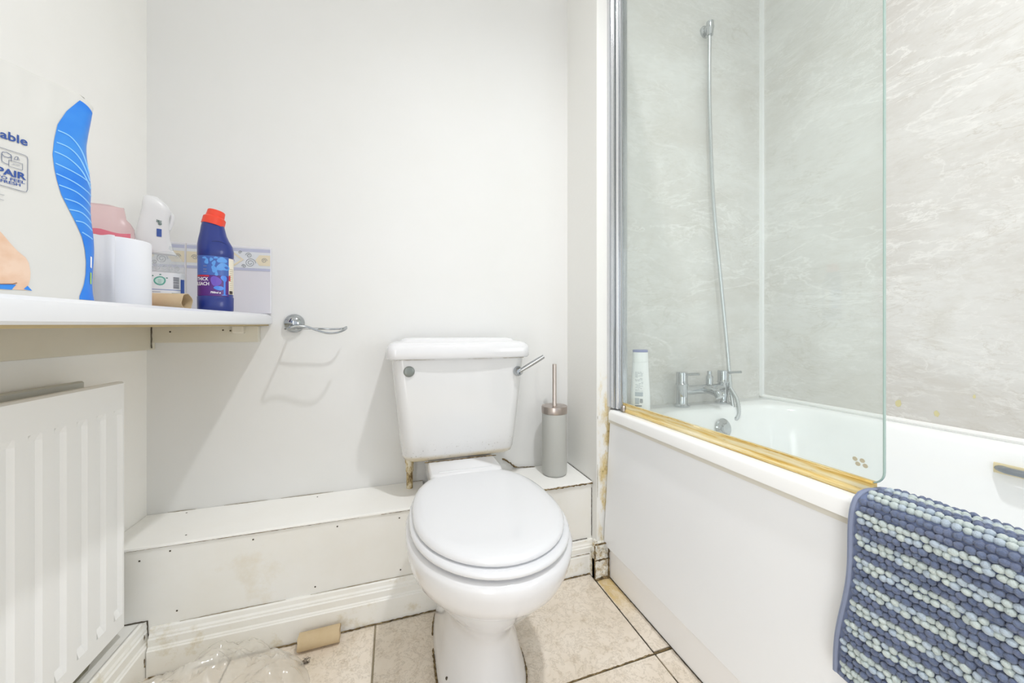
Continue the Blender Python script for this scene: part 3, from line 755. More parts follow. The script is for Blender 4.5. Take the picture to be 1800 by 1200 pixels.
# back skin
gb = [[bmf.verts.new((RX-.014, y, z)) for y, d in cols] for z, k in (rows[0], rows[-1])]
for i in range(len(cols)-1):
    bmf.faces.new((gb[0][i+1], gb[0][i], gb[1][i], gb[1][i+1]))
    bmf.faces.new((grid[-1][i], grid[-1][i+1], gb[1][i+1], gb[1][i]))
    bmf.faces.new((grid[0][i+1], grid[0][i], gb[0][i], gb[0][i+1]))
bmf.faces.new([g[0] for g in grid]+[gb[1][0], gb[0][0]])
bmf.faces.new([gb[0][-1], gb[1][-1]]+[g[-1] for g in grid][::-1])
obj('front_panel', bmf, M['radiator'], rd, True, 18)
bm = B(); loft(bm, [[(-.664, y, z) if False else (x, y, z) for x, z in ((-.664, RB_), (-.652, RB_), (-.652, RT+.004), (-.655, RT+.007), (-.661, RT+.007), (-.664, RT+.004))] for y in (.03, 1.055)])
obj('back_panel', bm, simple('radiator_back', 'c6c7c2', .5), rd)
for yb_ in (.25, .75):
    obj('wall_bracket', bx(XL+.001, -.664, yb_, yb_+.03, .25, .65), M['steel'], rd)
bm = B(); n = 0
for k in range(20):
    y = 1.03-k*.05; box(bm, -.651, -.615, y, y+.001, .25, .68)
cf = obj('convector_fins', bm, M['radiator'], rd)

# ================================================================= TOILET ROLL HOLDER
hx, hz = -.3036, .8735
th = thing('toilet_roll_holder', 'empty chrome wire toilet roll holder on the back wall', 'toilet roll holder', (hx, YB, hz))
bm = B(); lathe(bm, [(.001, 0), (.0285, 0), (.0300, .004), (.0285, .012), (.024, .020), (.015, .026), (.006, .028), (.001, .028)], 32, (hx, YB, hz), aim((0, -1, 0))); obj('wall_rose', bm, M['chrome'], th, True)
bm = B(); lathe(bm, [(.0005, 0), (.0040, 0), (.0036, .0008), (.0005, .001)], 10, (hx-.001, YB-.0215, hz+.0175), aim((0, -.8, .6))); obj('grub_screw', bm, M['rubber'], th)
zs = .858
bm = B(); tube(bm, smooth_path([(hx, YB-.024, hz-.004), (hx, YB-.045, .862), (hx+.002, YB-.07, .858), (hx+.002, YB-.100, .856), (hx+.004, YB-.122, .855), (hx+.012, YB-.130, .8565), (hx+.035, YB-.130, .863), (hx+.060, YB-.130, .862), (hx+.085, YB-.130, .852), (hx+.115, YB-.130, .843), (hx+.140, YB-.128, .844), (hx+.158, YB-.118, .851), (hx+.164, YB-.100, .857)], 6), .0032, 10); obj('outer_wire', bm, M['chrome'], th, True)
bm = B(); tube(bm, smooth_path([(hx+.002, YB-.066, .8585), (hx+.03, YB-.070, .858), (hx+.08, YB-.070, .856), (hx+.130, YB-.070, .855), (hx+.150, YB-.064, .857), (hx+.158, YB-.048, .862)], 6), .0032, 10); obj('inner_wire', bm, M['chrome'], th, True)

# ================================================================= BLEACH BOTTLE
def wrapper(cx, cy, a, b, face_rot, p=2.4):
    """returns f(u, z, off): u metres to the right on the side facing the camera"""
    # tabulate arc length on the superellipse starting at the camera side (-Y in local frame)
    tab = []; prev = None; L = 0
    for i in range(-180, 181):
        th_ = -PI/2+i*PI/180; c, s = math.cos(th_), math.sin(th_)
        x = a*math.copysign(abs(c)**(2/p), c); y = b*math.copysign(abs(s)**(2/p), s)
        if prev is not None: L += math.hypot(x-prev[0], y-prev[1])
        tab.append([L, x, y]); prev = (x, y)
    L0 = tab[180][0]
    for t in tab: t[0] -= L0
    def f(u, z, off=.0005):
        for k in range(len(tab)-1):
            if tab[k+1][0] >= u: break
        A_, B_ = tab[k], tab[k+1]; q = (u-A_[0])/max(1e-9, B_[0]-A_[0])
        x = A_[1]+(B_[1]-A_[1])*q; y = A_[2]+(B_[2]-A_[2])*q
        n = Vector((x/a**2, y/b**2)); n = n.normalized() if n.length > 0 else n
        x += n.x*off; y += n.y*off
        return Vector((cx+x*math.cos(face_rot)-y*math.sin(face_rot), cy+x*math.sin(face_rot)+y*math.cos(face_rot), z))
    return f
def patch(bm, f, u0, u1, z0, z1, off, n=12):
    for k in range(n):
        a, b_ = u0+(u1-u0)*k/n, u0+(u1-u0)*(k+1)/n
        bm.faces.new([bm.verts.new(f(u, z, off)) for u, z in ((a, z0), (b_, z0), (b_, z1), (a, z1))])
def blob(bm, f, cu, cz, ru, rz, off, seed=0, n=16, jag=.25):
    r_ = random.Random(seed); ph = r_.uniform(0, 6)
    c = bm.verts.new(f(cu, cz, off)); ring = []
    for i in range(n):
        a = 2*PI*i/n; k = 1+jag*math.sin(2*a+ph)*.5+jag*math.sin(3*a+ph*2)*.5
        ring.append(bm.verts.new(f(cu+ru*k*math.cos(a), cz+rz*k*math.sin(a), off)))
    for i in range(n): bm.faces.new((c, ring[i], ring[(i+1) % n]))
def wtext(bm_target, s, size, f, u, z, off, bold=0, align='CENTER', rotv=False, shear=0, sx=1.0):
    t = text_mesh(s, size, bold, align, shear)
    bmesh.ops.subdivide_edges(t, edges=[e for e in t.edges if e.calc_length() > .004], cuts=2)
    for v in t.verts:
        x, y = v.co.x*sx, v.co.y
        if rotv: x, y = -y, x
        v.co = f(u+x, z+y, off)
    me = bpy.data.meshes.new('x'); t.to_mesh(me); t.free(); bm_target.from_mesh(me); bpy.data.meshes.remove(me)
bcx, bcy = -.4330, 1.115; bz = sz(1.12)+.0005
brot = math.atan2(-bcx, bcy)*-1*-1   # turn so local -Y looks at the camera
brot = math.atan2(bcx, bcy)*-1
bb = thing('bleach_bottle', 'dark blue bleach bottle with red cap standing on the shelf', 'bottle', (bcx, bcy, bz))
mb_ = simple('bleach_blue_plastic', '1a2f7e', .3, Coat_Weight=.3)
ux = Vector((math.cos(brot), math.sin(brot), 0))
rings = []
for z, a, b, sx, tilt in ((0, .034, .024, 0, 0), (.003, .0365, .026, 0, 0), (.036, .0368, .026, 0, 0), (.0375, .0355, .025, 0, 0), (.139, .0355, .025, 0, 0), (.1405, .0368, .026, 0, 0), (.155, .0368, .026, 0, 0), (.168, .0355, .0255, -.001, 0), (.182, .031, .024, -.0035, .02), (.196, .027, .022, -.0045, .08), (.210, .0245, .021, -.005, .14), (.220, .0225, .0205, -.005, .18), (.228, .0205, .0195, -.004, .2)):
    rg = ell_ring(bcx+ux.x*sx, bcy+ux.y*sx, bz+z, a, b, brot, 36, 2.3)
    for v in rg:
        u = (v-Vector((bcx, bcy, v.z))).dot(ux); v.z -= u*math.tan(tilt)
    rings.append(rg)
bm = B(); loft(bm, rings); obj('body', bm, mb_, bb, True, 40)
capm = simple('red_cap_plastic', 'e8452c', .4)
def capring(h, r):
    R_ = Matrix.Rotation(.2, 3, Vector((-ux.y, ux.x, 0)).cross(Vector((0,0,1))).normalized() if False else Vector((-ux.y, ux.x, 0)))
    out = []
    for i in range(32):
        a = 2*PI*i/32; rr_ = r
        out.append(Vector((bcx, bcy, bz+.229))+ux*(-.004)+R_ @ Vector((rr_*math.cos(a), rr_*math.sin(a), h)))
    return out
bm = B(); loft(bm, [capring(h, r) for h, r in ((-.010, .0215), (-.010, .0235), (.008, .0232), (.010, .0215), (.012, .0192), (.027, .0180), (.0285, .0165), (.0285, .0120), (.0265, .0110))])
cp = obj('cap', bm, capm, bb, True, 35)
# label: lighter upper half and plum lower half following the body
f = wrapper(bcx, bcy, .0356, .0251, brot, 2.3)
bm = B(); patch(bm, f, -.052, .026, bz+.090, bz+.138, .0004, 24); obj('label_top', bm, simple('label_blue', '4163ae', .3), bb)
bm = B(); patch(bm, f, -.052, .026, bz+.038, bz+.090, .0004, 24); obj('label_bottom', bm, simple('label_plum', '56277a', .3), bb)
bm = B(); patch(bm, f, .0262, .045, bz+.044, bz+.136, .0005, 8); obj('label_side', bm, simple('label_cream', 'e3dccb', .4), bb)
bm = B()
for k, (u, z, ru, rz) in enumerate(((-.018, .123, .0045, .006), (-.009, .129, .003, .005), (-.004, .120, .004, .006), (.012, .129, .009, .008), (.014, .112, .0115, .011), (-.003, .105, .006, .008), (.001, .094, .0035, .005), (-.022, .132, .004, .003), (.0, .134, .004, .003))):
    blob(bm, f, u, bz+z, ru, rz, .0008, k, jag=.3)
obj('label_bubbles', bm, simple('label_sky', '5d9be0', .3), bb)
bm = B(); blob(bm, f, .000, bz+.075, .011, .012, .0008, 5, jag=.15); obj('label_violet_drop', bm, simple('label_violet', '6c4fb8', .3), bb)
bm = B()
patch(bm, f, .015, .019, bz+.040, bz+.090, .0010, 2); blob(bm, f, .016, bz+.083, .006, .008, .0009, 9); blob(bm, f, .006, bz+.058, .010, .0055, .0009, 11, jag=.1); blob(bm, f, .017, bz+.041, .006, .0012, .0009, 12, jag=0)
obj('label_splash', bm, simple('label_bright_blue', '4c86e0', .3), bb)
bm = B(); wtext(bm, 'THICK', .0118, f, -.0270, bz+.0790, .0009, .0002, sx=.72); wtext(bm, 'BLEACH', .0118, f, -.0280, bz+.0672, .0009, .0002, sx=.72)
wtext(bm, '750ml e', .0062, f, -.001, bz+.0465, .0012, .0002, shear=.2)
obj('label_text', bm, M['white_ink'], bb)
bm = B(); lr_ = simple('label_red', 'c8333e', .3); patch(bm, f, -.042, -.013, bz+.0855, bz+.089, .0008, 8); obj('label_red_stripe', bm, lr_, bb); bm = B(); patch(bm, f, .0263, .030, bz+.078, bz+.092, .0009, 2); obj('label_red_stripe', bm, lr_, bb)
bm = B()
for z_ in (.112, .104, .098): wtext(bm, 'ooo', .004, f, -.021, bz+z_, .0009)
for k in range(11): patch(bm, f, .0285, .040, bz+.056+k*.0052, bz+.0572+k*.0052, .0009, 3)
obj('label_small_print', bm, simple('label_print_tan', 'b4a58c', .4), bb)['kind'] = 'stuff'
bm = B(); patch(bm, f, .0275, .037, bz+.045, bz+.053, .0010, 3); obj('label_hazard_box', bm, simple('label_black', '3a302c', .4), bb)
bm = B(); tube(bm, [Vector((bcx, bcy, 0))+ux*(u)+Vector((ux.y, -ux.x, 0))*(.0262*math.sqrt(max(.02, 1-(u/.037)**2))-.0015)+Vector((0, 0, bz+.176-18*(u-.004)**2)) for u in [-.030+.006*k for k in range(11)]], .0008, 5); obj('shoulder_groove', bm, simple('bleach_groove', '16275e', .4), bb)

# ================================================================= PACK OF TOILET TISSUE
PO = Vector((-.430, .720, 0)); PU = Vector((.52, .854, 0)).normalized(); PN = Vector((PU.y, -PU.x, 0))
PB = sz(.74)+.001; PW, PT, PH = .30, .115, .305
pk = thing('toilet_tissue_pack', 'white plastic pack of toilet tissue with blue wave, leaning upright on the shelf', 'tissue pack', (PO.x-.08, PO.y-.1, PB))
def pk_uv(px, py):
    p = on_plane(px, py, PO, PN); return (p-PO).dot(PU), p.z-PB
def shape(v):            # half thickness and right edge by height
    t = min(1, max(0, v/PH))
    th_ = PT/2*(1-max(0, (t-.70)/.30)**1.8*.92)*(1-.25*max(0, (.10-t)/.10)**2)
    return th_
def uright(v):
    t = v/PH
    return .007-.010*max(0, (t-.35)/.65)-.0012*math.sin(v*60)
def front(u, v, off=0):
    th_ = shape(v); uc = (uright(v)-PW)/2; hw = (uright(v)+PW)/2; q = min(1, abs((u-uc)/hw))
    w_ = th_*(1-q**14)**(1/4)-th_
    wr = .0012*noise.noise(Vector((u*22, v*16, 3)))
    if v > PH*.8: wr += .003*noise.noise(Vector((u*50, v*12, 7)))
    return PO+PU*u+PN*(w_+wr+off)+Vector((0, 0, PB+v*(1-.05*max(0, (u+.02)/.02)**2*(v/PH)**3)))
bm = B(); rings = []
NV = 44
for i in range(NV+1):
    v = PH*i/NV; ring = []
    ur = uright(v); uc = (ur-PW)/2; hw = (ur+PW)/2
    us = [ -PW+ (ur+PW)*(.5-.5*math.cos(PI*k/40)) for k in range(41)]
    for u in us: ring.append(front(u, v))
    for u in us[::-1][1:-1]:
        p = front(u, v); d = (p-PO).dot(PN); ring.append(p+PN*(-(d+shape(v))*2))
    rings.append(ring)
loft(bm, rings); film = simple('pack_white_film', 'd3d2ce', .3, Coat_Weight=.2)
obj('film_body', bm, film, pk, True, 60)
def fan_strip(rows, off, n=10):
    bm = B(); R_ = []
    for v, a, b_ in rows: R_.append([bm.verts.new(front(a+(b_-a)*k/n, v, off)) for k in range(n+1)])
    for a, b_ in zip(R_, R_[1:]):
        for k in range(n): bm.faces.new((a[k], a[k+1], b_[k+1], b_[k]))
    return bm
left = [(141, 176), (118, 195), (101, 218), (95, 246), (92, 272), (95, 295), (99, 315), (107, 342), (120, 367), (135, 395), (145, 416), (151, 438), (153.5, 460), (152.5, 482), (149, 500), (140, 521)]
Lv = [pk_uv(*p) for p in left]; Lv.sort(key=lambda q: q[1])
def interp(tb, v):
    if v <= tb[0][1]: return tb[0][0]
    for a, b_ in zip(tb, tb[1:]):
        if v <= b_[1]:
            k = (v-a[1])/(b_[1]-a[1]); return a[0]+(b_[0]-a[0])*k
    return tb[-1][0]
rows = []
vtop = Lv[-1][1]
for i in range(61):
    v = .003+(min(vtop, PH*.985)-.003)*i/60
    rows.append((v, interp(Lv, v), uright(v)-.0002))
blue = NT('pack_blue_film'); nn = blue.noise(16, 3, .5); blue.color(blue.ramp(nn, [(.35, '2678dc'), (.65, '3f8fe2')])); blue.set(Roughness=.3)
o = obj('blue_wave', fan_strip(rows, .0007, 14), blue.m, pk, True, 60)
# right side gusset of the blue film
bm = B(); R_ = []
for v, a, b_ in rows:
    pr = front(uright(v)-.0002, v, .0007); d = (pr-PO).dot(PN); R_.append([bm.verts.new(pr), bm.verts.new(pr+PU*.0012-PN*min(.012, shape(v)*.5)), bm.verts.new(pr+PU*.0012+PN*(-(d+shape(v))*2+.004))])
for a, b_ in zip(R_, R_[1:]):
    for k in range(2): bm.faces.new((a[k], a[k+1], b_[k+1], b_[k]))
obj('side_gusset', bm, blue.m, pk, True, 60)
bm = B()
for pts in (((101, 229), (125, 241), (148, 268), (163, 303)), ((99, 250), (122, 260), (143, 280), (163, 316)), ((95, 266), (120, 278), (145, 300), (165, 330)), ((97, 287), (125, 300), (166, 322)), ((98, 305), (130, 320), (167, 343)),
            ((103, 325), (135, 338), (167, 362)), ((113, 349), (140, 358), (167, 378)), ((121, 368), (145, 374), (167, 391)), ((133, 388), (150, 392), (168, 405)), ((145, 408), (168, 420))):
    uvs = [pk_uv(*p) for p in pts]; P3 = smooth_path([(u, v, 0) for u, v in uvs], 6)
    P3 = [front(min(p.x, uright(p.y)-.001), p.y, .0011) for p in P3]
    tube(bm, P3, .0009, 6, .3, up=PN)
obj('wave_line', bm, simple('pack_light_blue', '8cc6fb', .6), pk)
def pk_text(bm, s, size, px, py, bold=0, align='RIGHT', sx=1.0):
    u0, v0 = pk_uv(px, py); t = text_mesh(s, size, bold, align)
    for v in t.verts: v.co = front(u0+v.co.x*sx, v0+v.co.y, .0009)
    me = bpy.data.meshes.new('x'); t.to_mesh(me); t.free(); bm.from_mesh(me); bpy.data.meshes.remove(me)
bm = B(); pk_text(bm, 'able', .0150, 48, 251, .0003, sx=.95); obj('print_text', bm, M['ink_blue'], pk); bm = B(); pk_text(bm, 'PAIR', .0118, 44, 311.5, .0004, sx=1.0); pk_text(bm, 'FRESH', .0052, 36.5, 326, .0001, sx=1.2); pk_text(bm, 'TO FEEL', .0052, 43.5, 321.5, .0001, sx=1.25)
lathe(bm, [(.0001, 0), (.0022, 0)], 12, front(*pk_uv(0.5, 214), .0009), aim(PN)) if False else None
obj('print_text', bm, M['ink_blue'], pk)
bm = B()
def pl(bm, pts, r=.0005, closed=False):
    uvs = [pk_uv(*p) for p in pts]
    if closed: uvs.append(uvs[0])
    out = []
    for a, b_ in zip(uvs, uvs[1:]):
        for k in range(6): out.append(front(a[0]+(b_[0]-a[0])*k/6, a[1]+(b_[1]-a[1])*k/6, .0009))
    out.append(front(*uvs[-1], .0009)); tube(bm, out, r, 4, .5)
pl(bm, [(-40, 246), (0, 259), (43, 273), (47, 276), (48, 281), (48, 333), (46, 337), (42, 337), (0, 325), (-40, 314)])
pl(bm, [(2, 270), (4, 267), (11, 268), (18, 272), (20, 276), (14, 277), (7, 275)], .0004, True); pl(bm, [(2, 270), (3, 283), (8, 287), (15, 289)], .0004); pl(bm, [(20, 277), (19, 283)], .0004)
pl(bm, [(15, 281), (39, 288), (39, 299), (15, 292)], .0004, True); pl(bm, [(21, 288), (34, 291)], .0004)
pl(bm, [(24, 280), (27, 275), (31, 276), (30, 281)], .0003, True); pl(bm, [(32, 278), (34, 282)], .0003)
pl(bm, [(-6, 340), (7, 343)], .0003); pl(bm, [(-6, 348), (6, 352)], .0003)
obj('print_icon', bm, M['ink_grey'], pk)
# printed hand and blue base corner
hd = [(0, 407), (8, 416), (18, 428), (32, 443), (44, 452), (50, 462), (53, 477), (53, 490), (50, 500), (44, 510)]
Hv = sorted([pk_uv(*p) for p in hd], key=lambda q: q[1])
rows = [(Hv[0][1]+(Hv[-1][1]-Hv[0][1])*i/20,) for i in range(21)]
rows = [(v[0], max(-.29, min(interp(Hv, v[0]), 0)-.10), interp(Hv, v[0])) for v in rows]
sk = NT('printed_skin'); nn = sk.noise(40, 4, .5); sk.color(sk.ramp(nn, [(.35, 'd9b498'), (.6, 'e2c6b0')])); sk.set(Roughness=.4)
obj('printed_hand', fan_strip(rows, .0006), sk.m, pk)
bm = B(); pl(bm, [(-20, 496), (0, 499), (22, 499), (29, 497)], .0009); obj('printed_finger_line', bm, simple('skin_shadow_ink', '8a5f4a', .5), pk)
bm = B(); c = pk_uv(0, 500); c2 = pk_uv(34, 508); 
for tri in (((-20, 499), (28, 500), (20, 509), (-20, 506)), ((41, 508), (48, 502), (56, 511))):
    vs = [bm.verts.new(front(*pk_uv(*p), .0009)) for p in tri]; bm.faces.new(vs)
obj('printed_base_blue', bm, blue.m, pk)
bm = B()
for pts, _ in ((((162, 450), (169, 452), (169, 472), (162, 469)), 0),):
    bm.faces.new([bm.verts.new(front(min(pk_uv(*p)[0], -.003), pk_uv(*p)[1], .0012)) for p in pts])
obj('side_symbol_panel', bm, M['white_ink'], pk)
bm = B(); pts = ((162, 478), (169, 480), (169, 500), (162, 498)); bm.faces.new([bm.verts.new(front(min(pk_uv(*p)[0], -.003), pk_uv(*p)[1], .0012)) for p in pts])
obj('side_green_panel', bm, simple('pack_green_ink', 'a9cf5a', .4), pk)

# ================================================================= PINK WRAPPER, PAPER ROLL, SPRAY BOTTLE, CARD TUBE
def cloth_blob(rings_fn, name, mat, parent):
    pass
wc = Vector((-.595, .985, 0)); wz = sz(1.05)
pw = thing('pink_wrapper_pack', 'crumpled pink plastic wrapper pack behind the white paper roll', 'plastic pack', (wc.x, wc.y, wz))
bm = B(); rings = []
for i in range(19):
    t = i/18; z = wz+.001+.215*t; a = .068*(1-.55*max(0, (t-.45)/.55)**1.3); b_ = .036*(1-.8*max(0, (t-.5)/.5)); ring = []
    for v in ell_ring(wc.x, wc.y, z, a, max(.003, b_), .45, 44, 3.2):
        d = Vector((v.x-wc.x, v.y-wc.y, 0)); nn_ = noise.noise(Vector((v.x*28, v.y*28, z*22)))*.16+noise.noise(Vector((v.x*70, v.y*70, z*50)))*.07
        ring.append(Vector((wc.x+d.x*(1+nn_)+.03*max(0, t-.5), wc.y+d.y*(1+nn_), z+nn_*.05)))
    rings.append(ring)
loft(bm, rings); obj('film', bm, M['pink_film'], pw, True, 40)
bm = B(); loft(bm, [ell_ring(wc.x, wc.y, wz+z, a, b_, .45, 24, 5) for z, a, b_ in ((.002, .055, .028), (.006, .058, .030), (.148, .058, .030), (.152, .055, .028))]); obj('wrapped_pads', bm, simple('pads_pale_pink', 'e3c2ca', .6), pw, True, 50)
f2 = wrapper(wc.x, wc.y, .0595, .0315, .45, 4)
bm = B(); patch(bm, f2, -.05, .056, wz+.136, wz+.160, .002, 20)
for v in bm.verts: v.co.z += .01*noise.noise(v.co*30)
obj('red_band', bm, M['pink_print'], pw)

rc = (-.500, .895); rz = sz(.895)+.0005
rl = thing('paper_roll', 'white paper roll standing on the shelf beside the tissue pack', 'paper roll', (*rc, rz))
bm = B(); prof = [(.019, 0), (.041, 0), (.0425, .002), (.0425, .126), (.041, .128), (.019, .128)]
rings = []
for r, z in prof+[(.019, .0)]:
    rings.append([Vector((rc[0]+r*(1+.012*math.sin(3*a))*math.cos(a), rc[1]+r*(1+.015*math.cos(2*a))*math.sin(a), rz+z)) for a in [2*PI*i/56 for i in range(56)]])
loft(bm, rings, False, False); obj('wound_paper', bm, M['paper'], rl, True, 40)
bm = B(); lathe(bm, [(.0186, .001), (.0189, .001), (.0189, .127), (.0186, .127), (.0186, .001)], 32, (*rc, rz)); obj('core', bm, M['card'], rl, True)
bm = B(); ring0, ring1 = [], []
aa = math.atan2(-rc[1], -rc[0])
for i in range(15):
    a = aa-.15-i*.09; r = .0434+.0035*max(0, (3-i)/3)
    ring0.append(Vector((rc[0]+r*math.cos(a), rc[1]+r*math.sin(a), rz+.001))); ring1.append(Vector((rc[0]+r*math.cos(a), rc[1]+r*math.sin(a), rz+.1285+.001*math.sin(i))))
o = loft(B(), [ring0, ring1], False, False, False); oo = obj('loose_sheet', o, M['paper'], rl, True); m_ = oo.modifiers.new('s', 'SOLIDIFY'); m_.thickness = .0006

sp = Vector((-.572, 1.188, 0)); spz = sz(1.19)+.0005; srot = -math.atan2(sp.x, sp.y)
sb_ = thing('spray_bottle', 'clear plastic spray bottle with white trigger head in the shelf corner', 'bottle', (sp.x, sp.y, spz))
bm = B(); loft(bm, [ell_ring(sp.x, sp.y, spz+z, a, b, srot, 36, 2.6) for z, a, b in ((0, .036, .022), (.004, .039, .025), (.09, .039, .025), (.120, .038, .024), (.138, .033, .022), (.150, .026, .020), (.158, .017, .016), (.172, .014, .014))]); obj('body', bm, M['clear_plastic'], sb_, True, 50)
f3 = wrapper(sp.x, sp.y, .0392, .0252, srot, 2.6)
bm = B(); patch(bm, f3, -.038, .040, spz+.024, spz+.100, .0004, 24); obj('label', bm, simple('label_white', 'e9edef', .35), sb_)
bm = B(); patch(bm, f3, .030, .040, spz+.040, spz+.085, .0008, 5); patch(bm, f3, -.035, -.0335, spz+.024, spz+.085, .0008, 2); patch(bm, f3, -.033, .030, spz+.0550, spz+.0562, .0008, 14); patch(bm, f3, .033, .038, spz+.012, spz+.04, .0008, 4); obj('label_blue', bm, simple('label_royal', '2b58b0', .35), sb_)
bm = B(); blob(bm, f3, -.010, spz+.078, .0115, .0115, .0008, 2, jag=.06); obj('badge', bm, simple('label_teal', '5fae9c', .35), sb_)
bm = B(); blob(bm, f3, -.010, spz+.078, .0085, .0085, .0011, 2, jag=.08); obj('badge_centre', bm, simple('label_teal_pale', 'c9e5dd', .35), sb_)
bm = B()
for u, z in ((-.023, .090), (-.009, .094), (.003, .086)): blob(bm, f3, u, spz+z, .0018, .0014, .0010, 3)
for k in range(3): wtext(bm, 'ooo', .0035, f3, -.010, spz+.0805-k*.004, .0013)
patch(bm, f3, .012, .028, spz+.046, spz+.048, .0009, 4)
obj('label_green_print', bm, simple('label_green', '2f7d6c', .4), sb_)
bm = B(); rr = random.Random(9); z = .060
while z < .088:
    h_ = rr.choice((.0008, .0014, .002)); patch(bm, f3, .0150, .0265, spz+z, spz+z+h_, .0010, 3); z += h_+.0011
for k in range(4):
    patch(bm, f3, -.030, -.008-rr.uniform(0, .008), spz+.049-k*.0045, spz+.0498-k*.0045, .0009, 6)
obj('barcode', bm, simple('label_grey_ink', '6b7078', .4), sb_)
# embossed flutes on the shoulder
bm = B(); f4 = wrapper(sp.x, sp.y, .0385, .0245, srot, 2.6)
for k in range(5):
    u = -.026+k*.012
    tube(bm, [f4(u+du, spz+.106+dz, .0008) for du, dz in ((0, 0), (-.0035, .004), (-.0035, .009), (0, .013), (.0035, .009), (.0035, .004), (0, 0))], .0008, 5)
tube(bm, [f4(-.034+.0068*k, spz+.1035, .0006) for k in range(11)], .0007, 5)
obj('embossed_pattern', bm, simple('emboss_grey', 'c3c9c9', .3), sb_)
# shrouded trigger head
uxs = Vector((math.cos(srot), math.sin(srot), 0)); bk = Vector((-uxs.y, uxs.x, 0))
whitep = simple('trigger_white', 'dcddde', .3)
bm = B(); rings = []
for z, w0, w1, dp in ((.150, -.030, .022, .017), (.165, -.050, .014, .018), (.19, -.056, .010, .018), (.215, -.052, .008, .017), (.245, -.047, .008, .016), (.262, -.044, .012, .015), (.275, -.043, .008, .014), (.290, -.041, -.006, .010), (.297, -.038, -.014, .006)):
    cx_ = (w0+w1)/2; c3 = sp+uxs*cx_
    rings.append(ell_ring(c3.x, c3.y, spz+z, (w1-w0)/2, dp, srot, 32, 2.8))
loft(bm, rings); hd_ = obj('trigger_head', bm, whitep, sb_, True, 50)
hc = sp-uxs*.021; f5 = wrapper(hc.x, hc.y, .0315, .0178, srot, 2.8)
bm = B(); wtext(bm, 'eff', .013, f5, .0100, spz+.228, .0012, .0003, rotv=True); obj('head_print', bm, simple('head_green', '56706c', .4), hd_)
bm = B(); patch(bm, f5, .005, .014, spz+.192, spz+.212, .0012, 3); obj('head_blue_mark', bm, simple('head_blue', '2d4f9c', .4), hd_)
bm = B(); tube(bm, smooth_path([sp+uxs*.006+Vector((0, 0, spz+.262)), sp+uxs*.013+Vector((0, 0, spz+.255)), sp+uxs*.012+Vector((0, 0, spz+.235)), sp+uxs*.006+Vector((0, 0, spz+.215))], 5), .0045, 10); obj('trigger', bm, whitep, sb_, True)

def card_tube(name, label, c, ax, L, R, mat):
    ax = Vector(ax).normalized(); q = aim(ax); bm = B()
    rings = []
    for r, s in ((R, -L/2), (R, L/2), (R-.0012, L/2), (R-.0012, -L/2), (R, -L/2)):
        rings.append([Vector(c)+q @ Vector((r*(1+.03*math.sin(2*a))*math.cos(a), r*math.sin(a), s+.0008*math.sin(5*a))) for a in [2*PI*i/36 for i in range(36)]])
    loft(bm, rings, False, False); o = obj(name, bm, mat, None, True, 40); tag(o, label, 'cardboard tube'); return o
card_tube('cardboard_tube', 'empty brown cardboard roll tube lying on the shelf before the spray bottle', (-.516, 1.060, sz(1.06)+.0205), (1, -.10, 0), .100, .0200, M['card'])
card_tube('cardboard_tube', 'empty brown cardboard roll tube lying on the floor against the skirting', (-.190, 1.088, .0215), (1, .02, 0), .100, .0205, M['card'])

# ================================================================= FLOOR CLUTTER
bm = B(); NX, NY = 84, 84; g = []
bx0, bx1, by0, by1 = -.560, -.235, .62, 1.108
for j in range(NY+1):
    row = []
    for i in range(NX+1):
        p_, q_ = 2*i/NX-1, 2*j/NY-1; dx = p_*math.sqrt(1-q_*q_/2); dy = q_*math.sqrt(1-p_*p_/2)
        r_ = min(1, math.hypot(dx, dy)); an = math.atan2(dy, dx)
        k = 1+.16*r_*noise.noise(Vector((math.cos(an)*1.7, math.sin(an)*1.7, 3.1)))+.05*r_*noise.noise(Vector((math.cos(an)*5, math.sin(an)*5, 9.1)))
        x = max(-.40+.215*dx*k, -.570); y = min(.905+.215*dy*k, 1.108)
        e = max(0, 1-r_**4)**.6
        z = .0025+e*(.078+.040*noise.noise(Vector((x*9, y*9, 1)))+.035*abs(noise.noise(Vector((x*22, y*22, 4))))+.016*abs(noise.noise(Vector((x*48, y*48, 8)))))
        row.append(bm.verts.new((x, y, max(.002, z))))
    g.append(row)
for j in range(NY):
    for i in range(NX): bm.faces.new((g[j][i], g[j][i+1], g[j+1][i+1], g[j+1][i]))
bag = obj('plastic_bag', bm, M['bag_film'], None, True, 30); tag(bag, 'crumpled clear plastic bag lying on the floor by the skirting, left of the card tube', 'plastic bag')
bm = B(); rr = random.Random(4); c = Vector((-.232, 1.035, .004))
c = on_plane(535, 1163, (0, 0, .003), (0, 0, 1))
for k in range(9):
    p = [c+Vector((rr.uniform(-.014, .014), rr.uniform(-.011, .011), rr.uniform(-.001, .004))) for _ in range(4)]
    tube(bm, smooth_path(p, 4), .0003, 4)
ht = obj('hair_tuft', bm, simple('dark_fluff', '3a2f26', .9), None); tag(ht, 'small dark tuft of hair on the floor tile below the card tube', 'hair tuft')

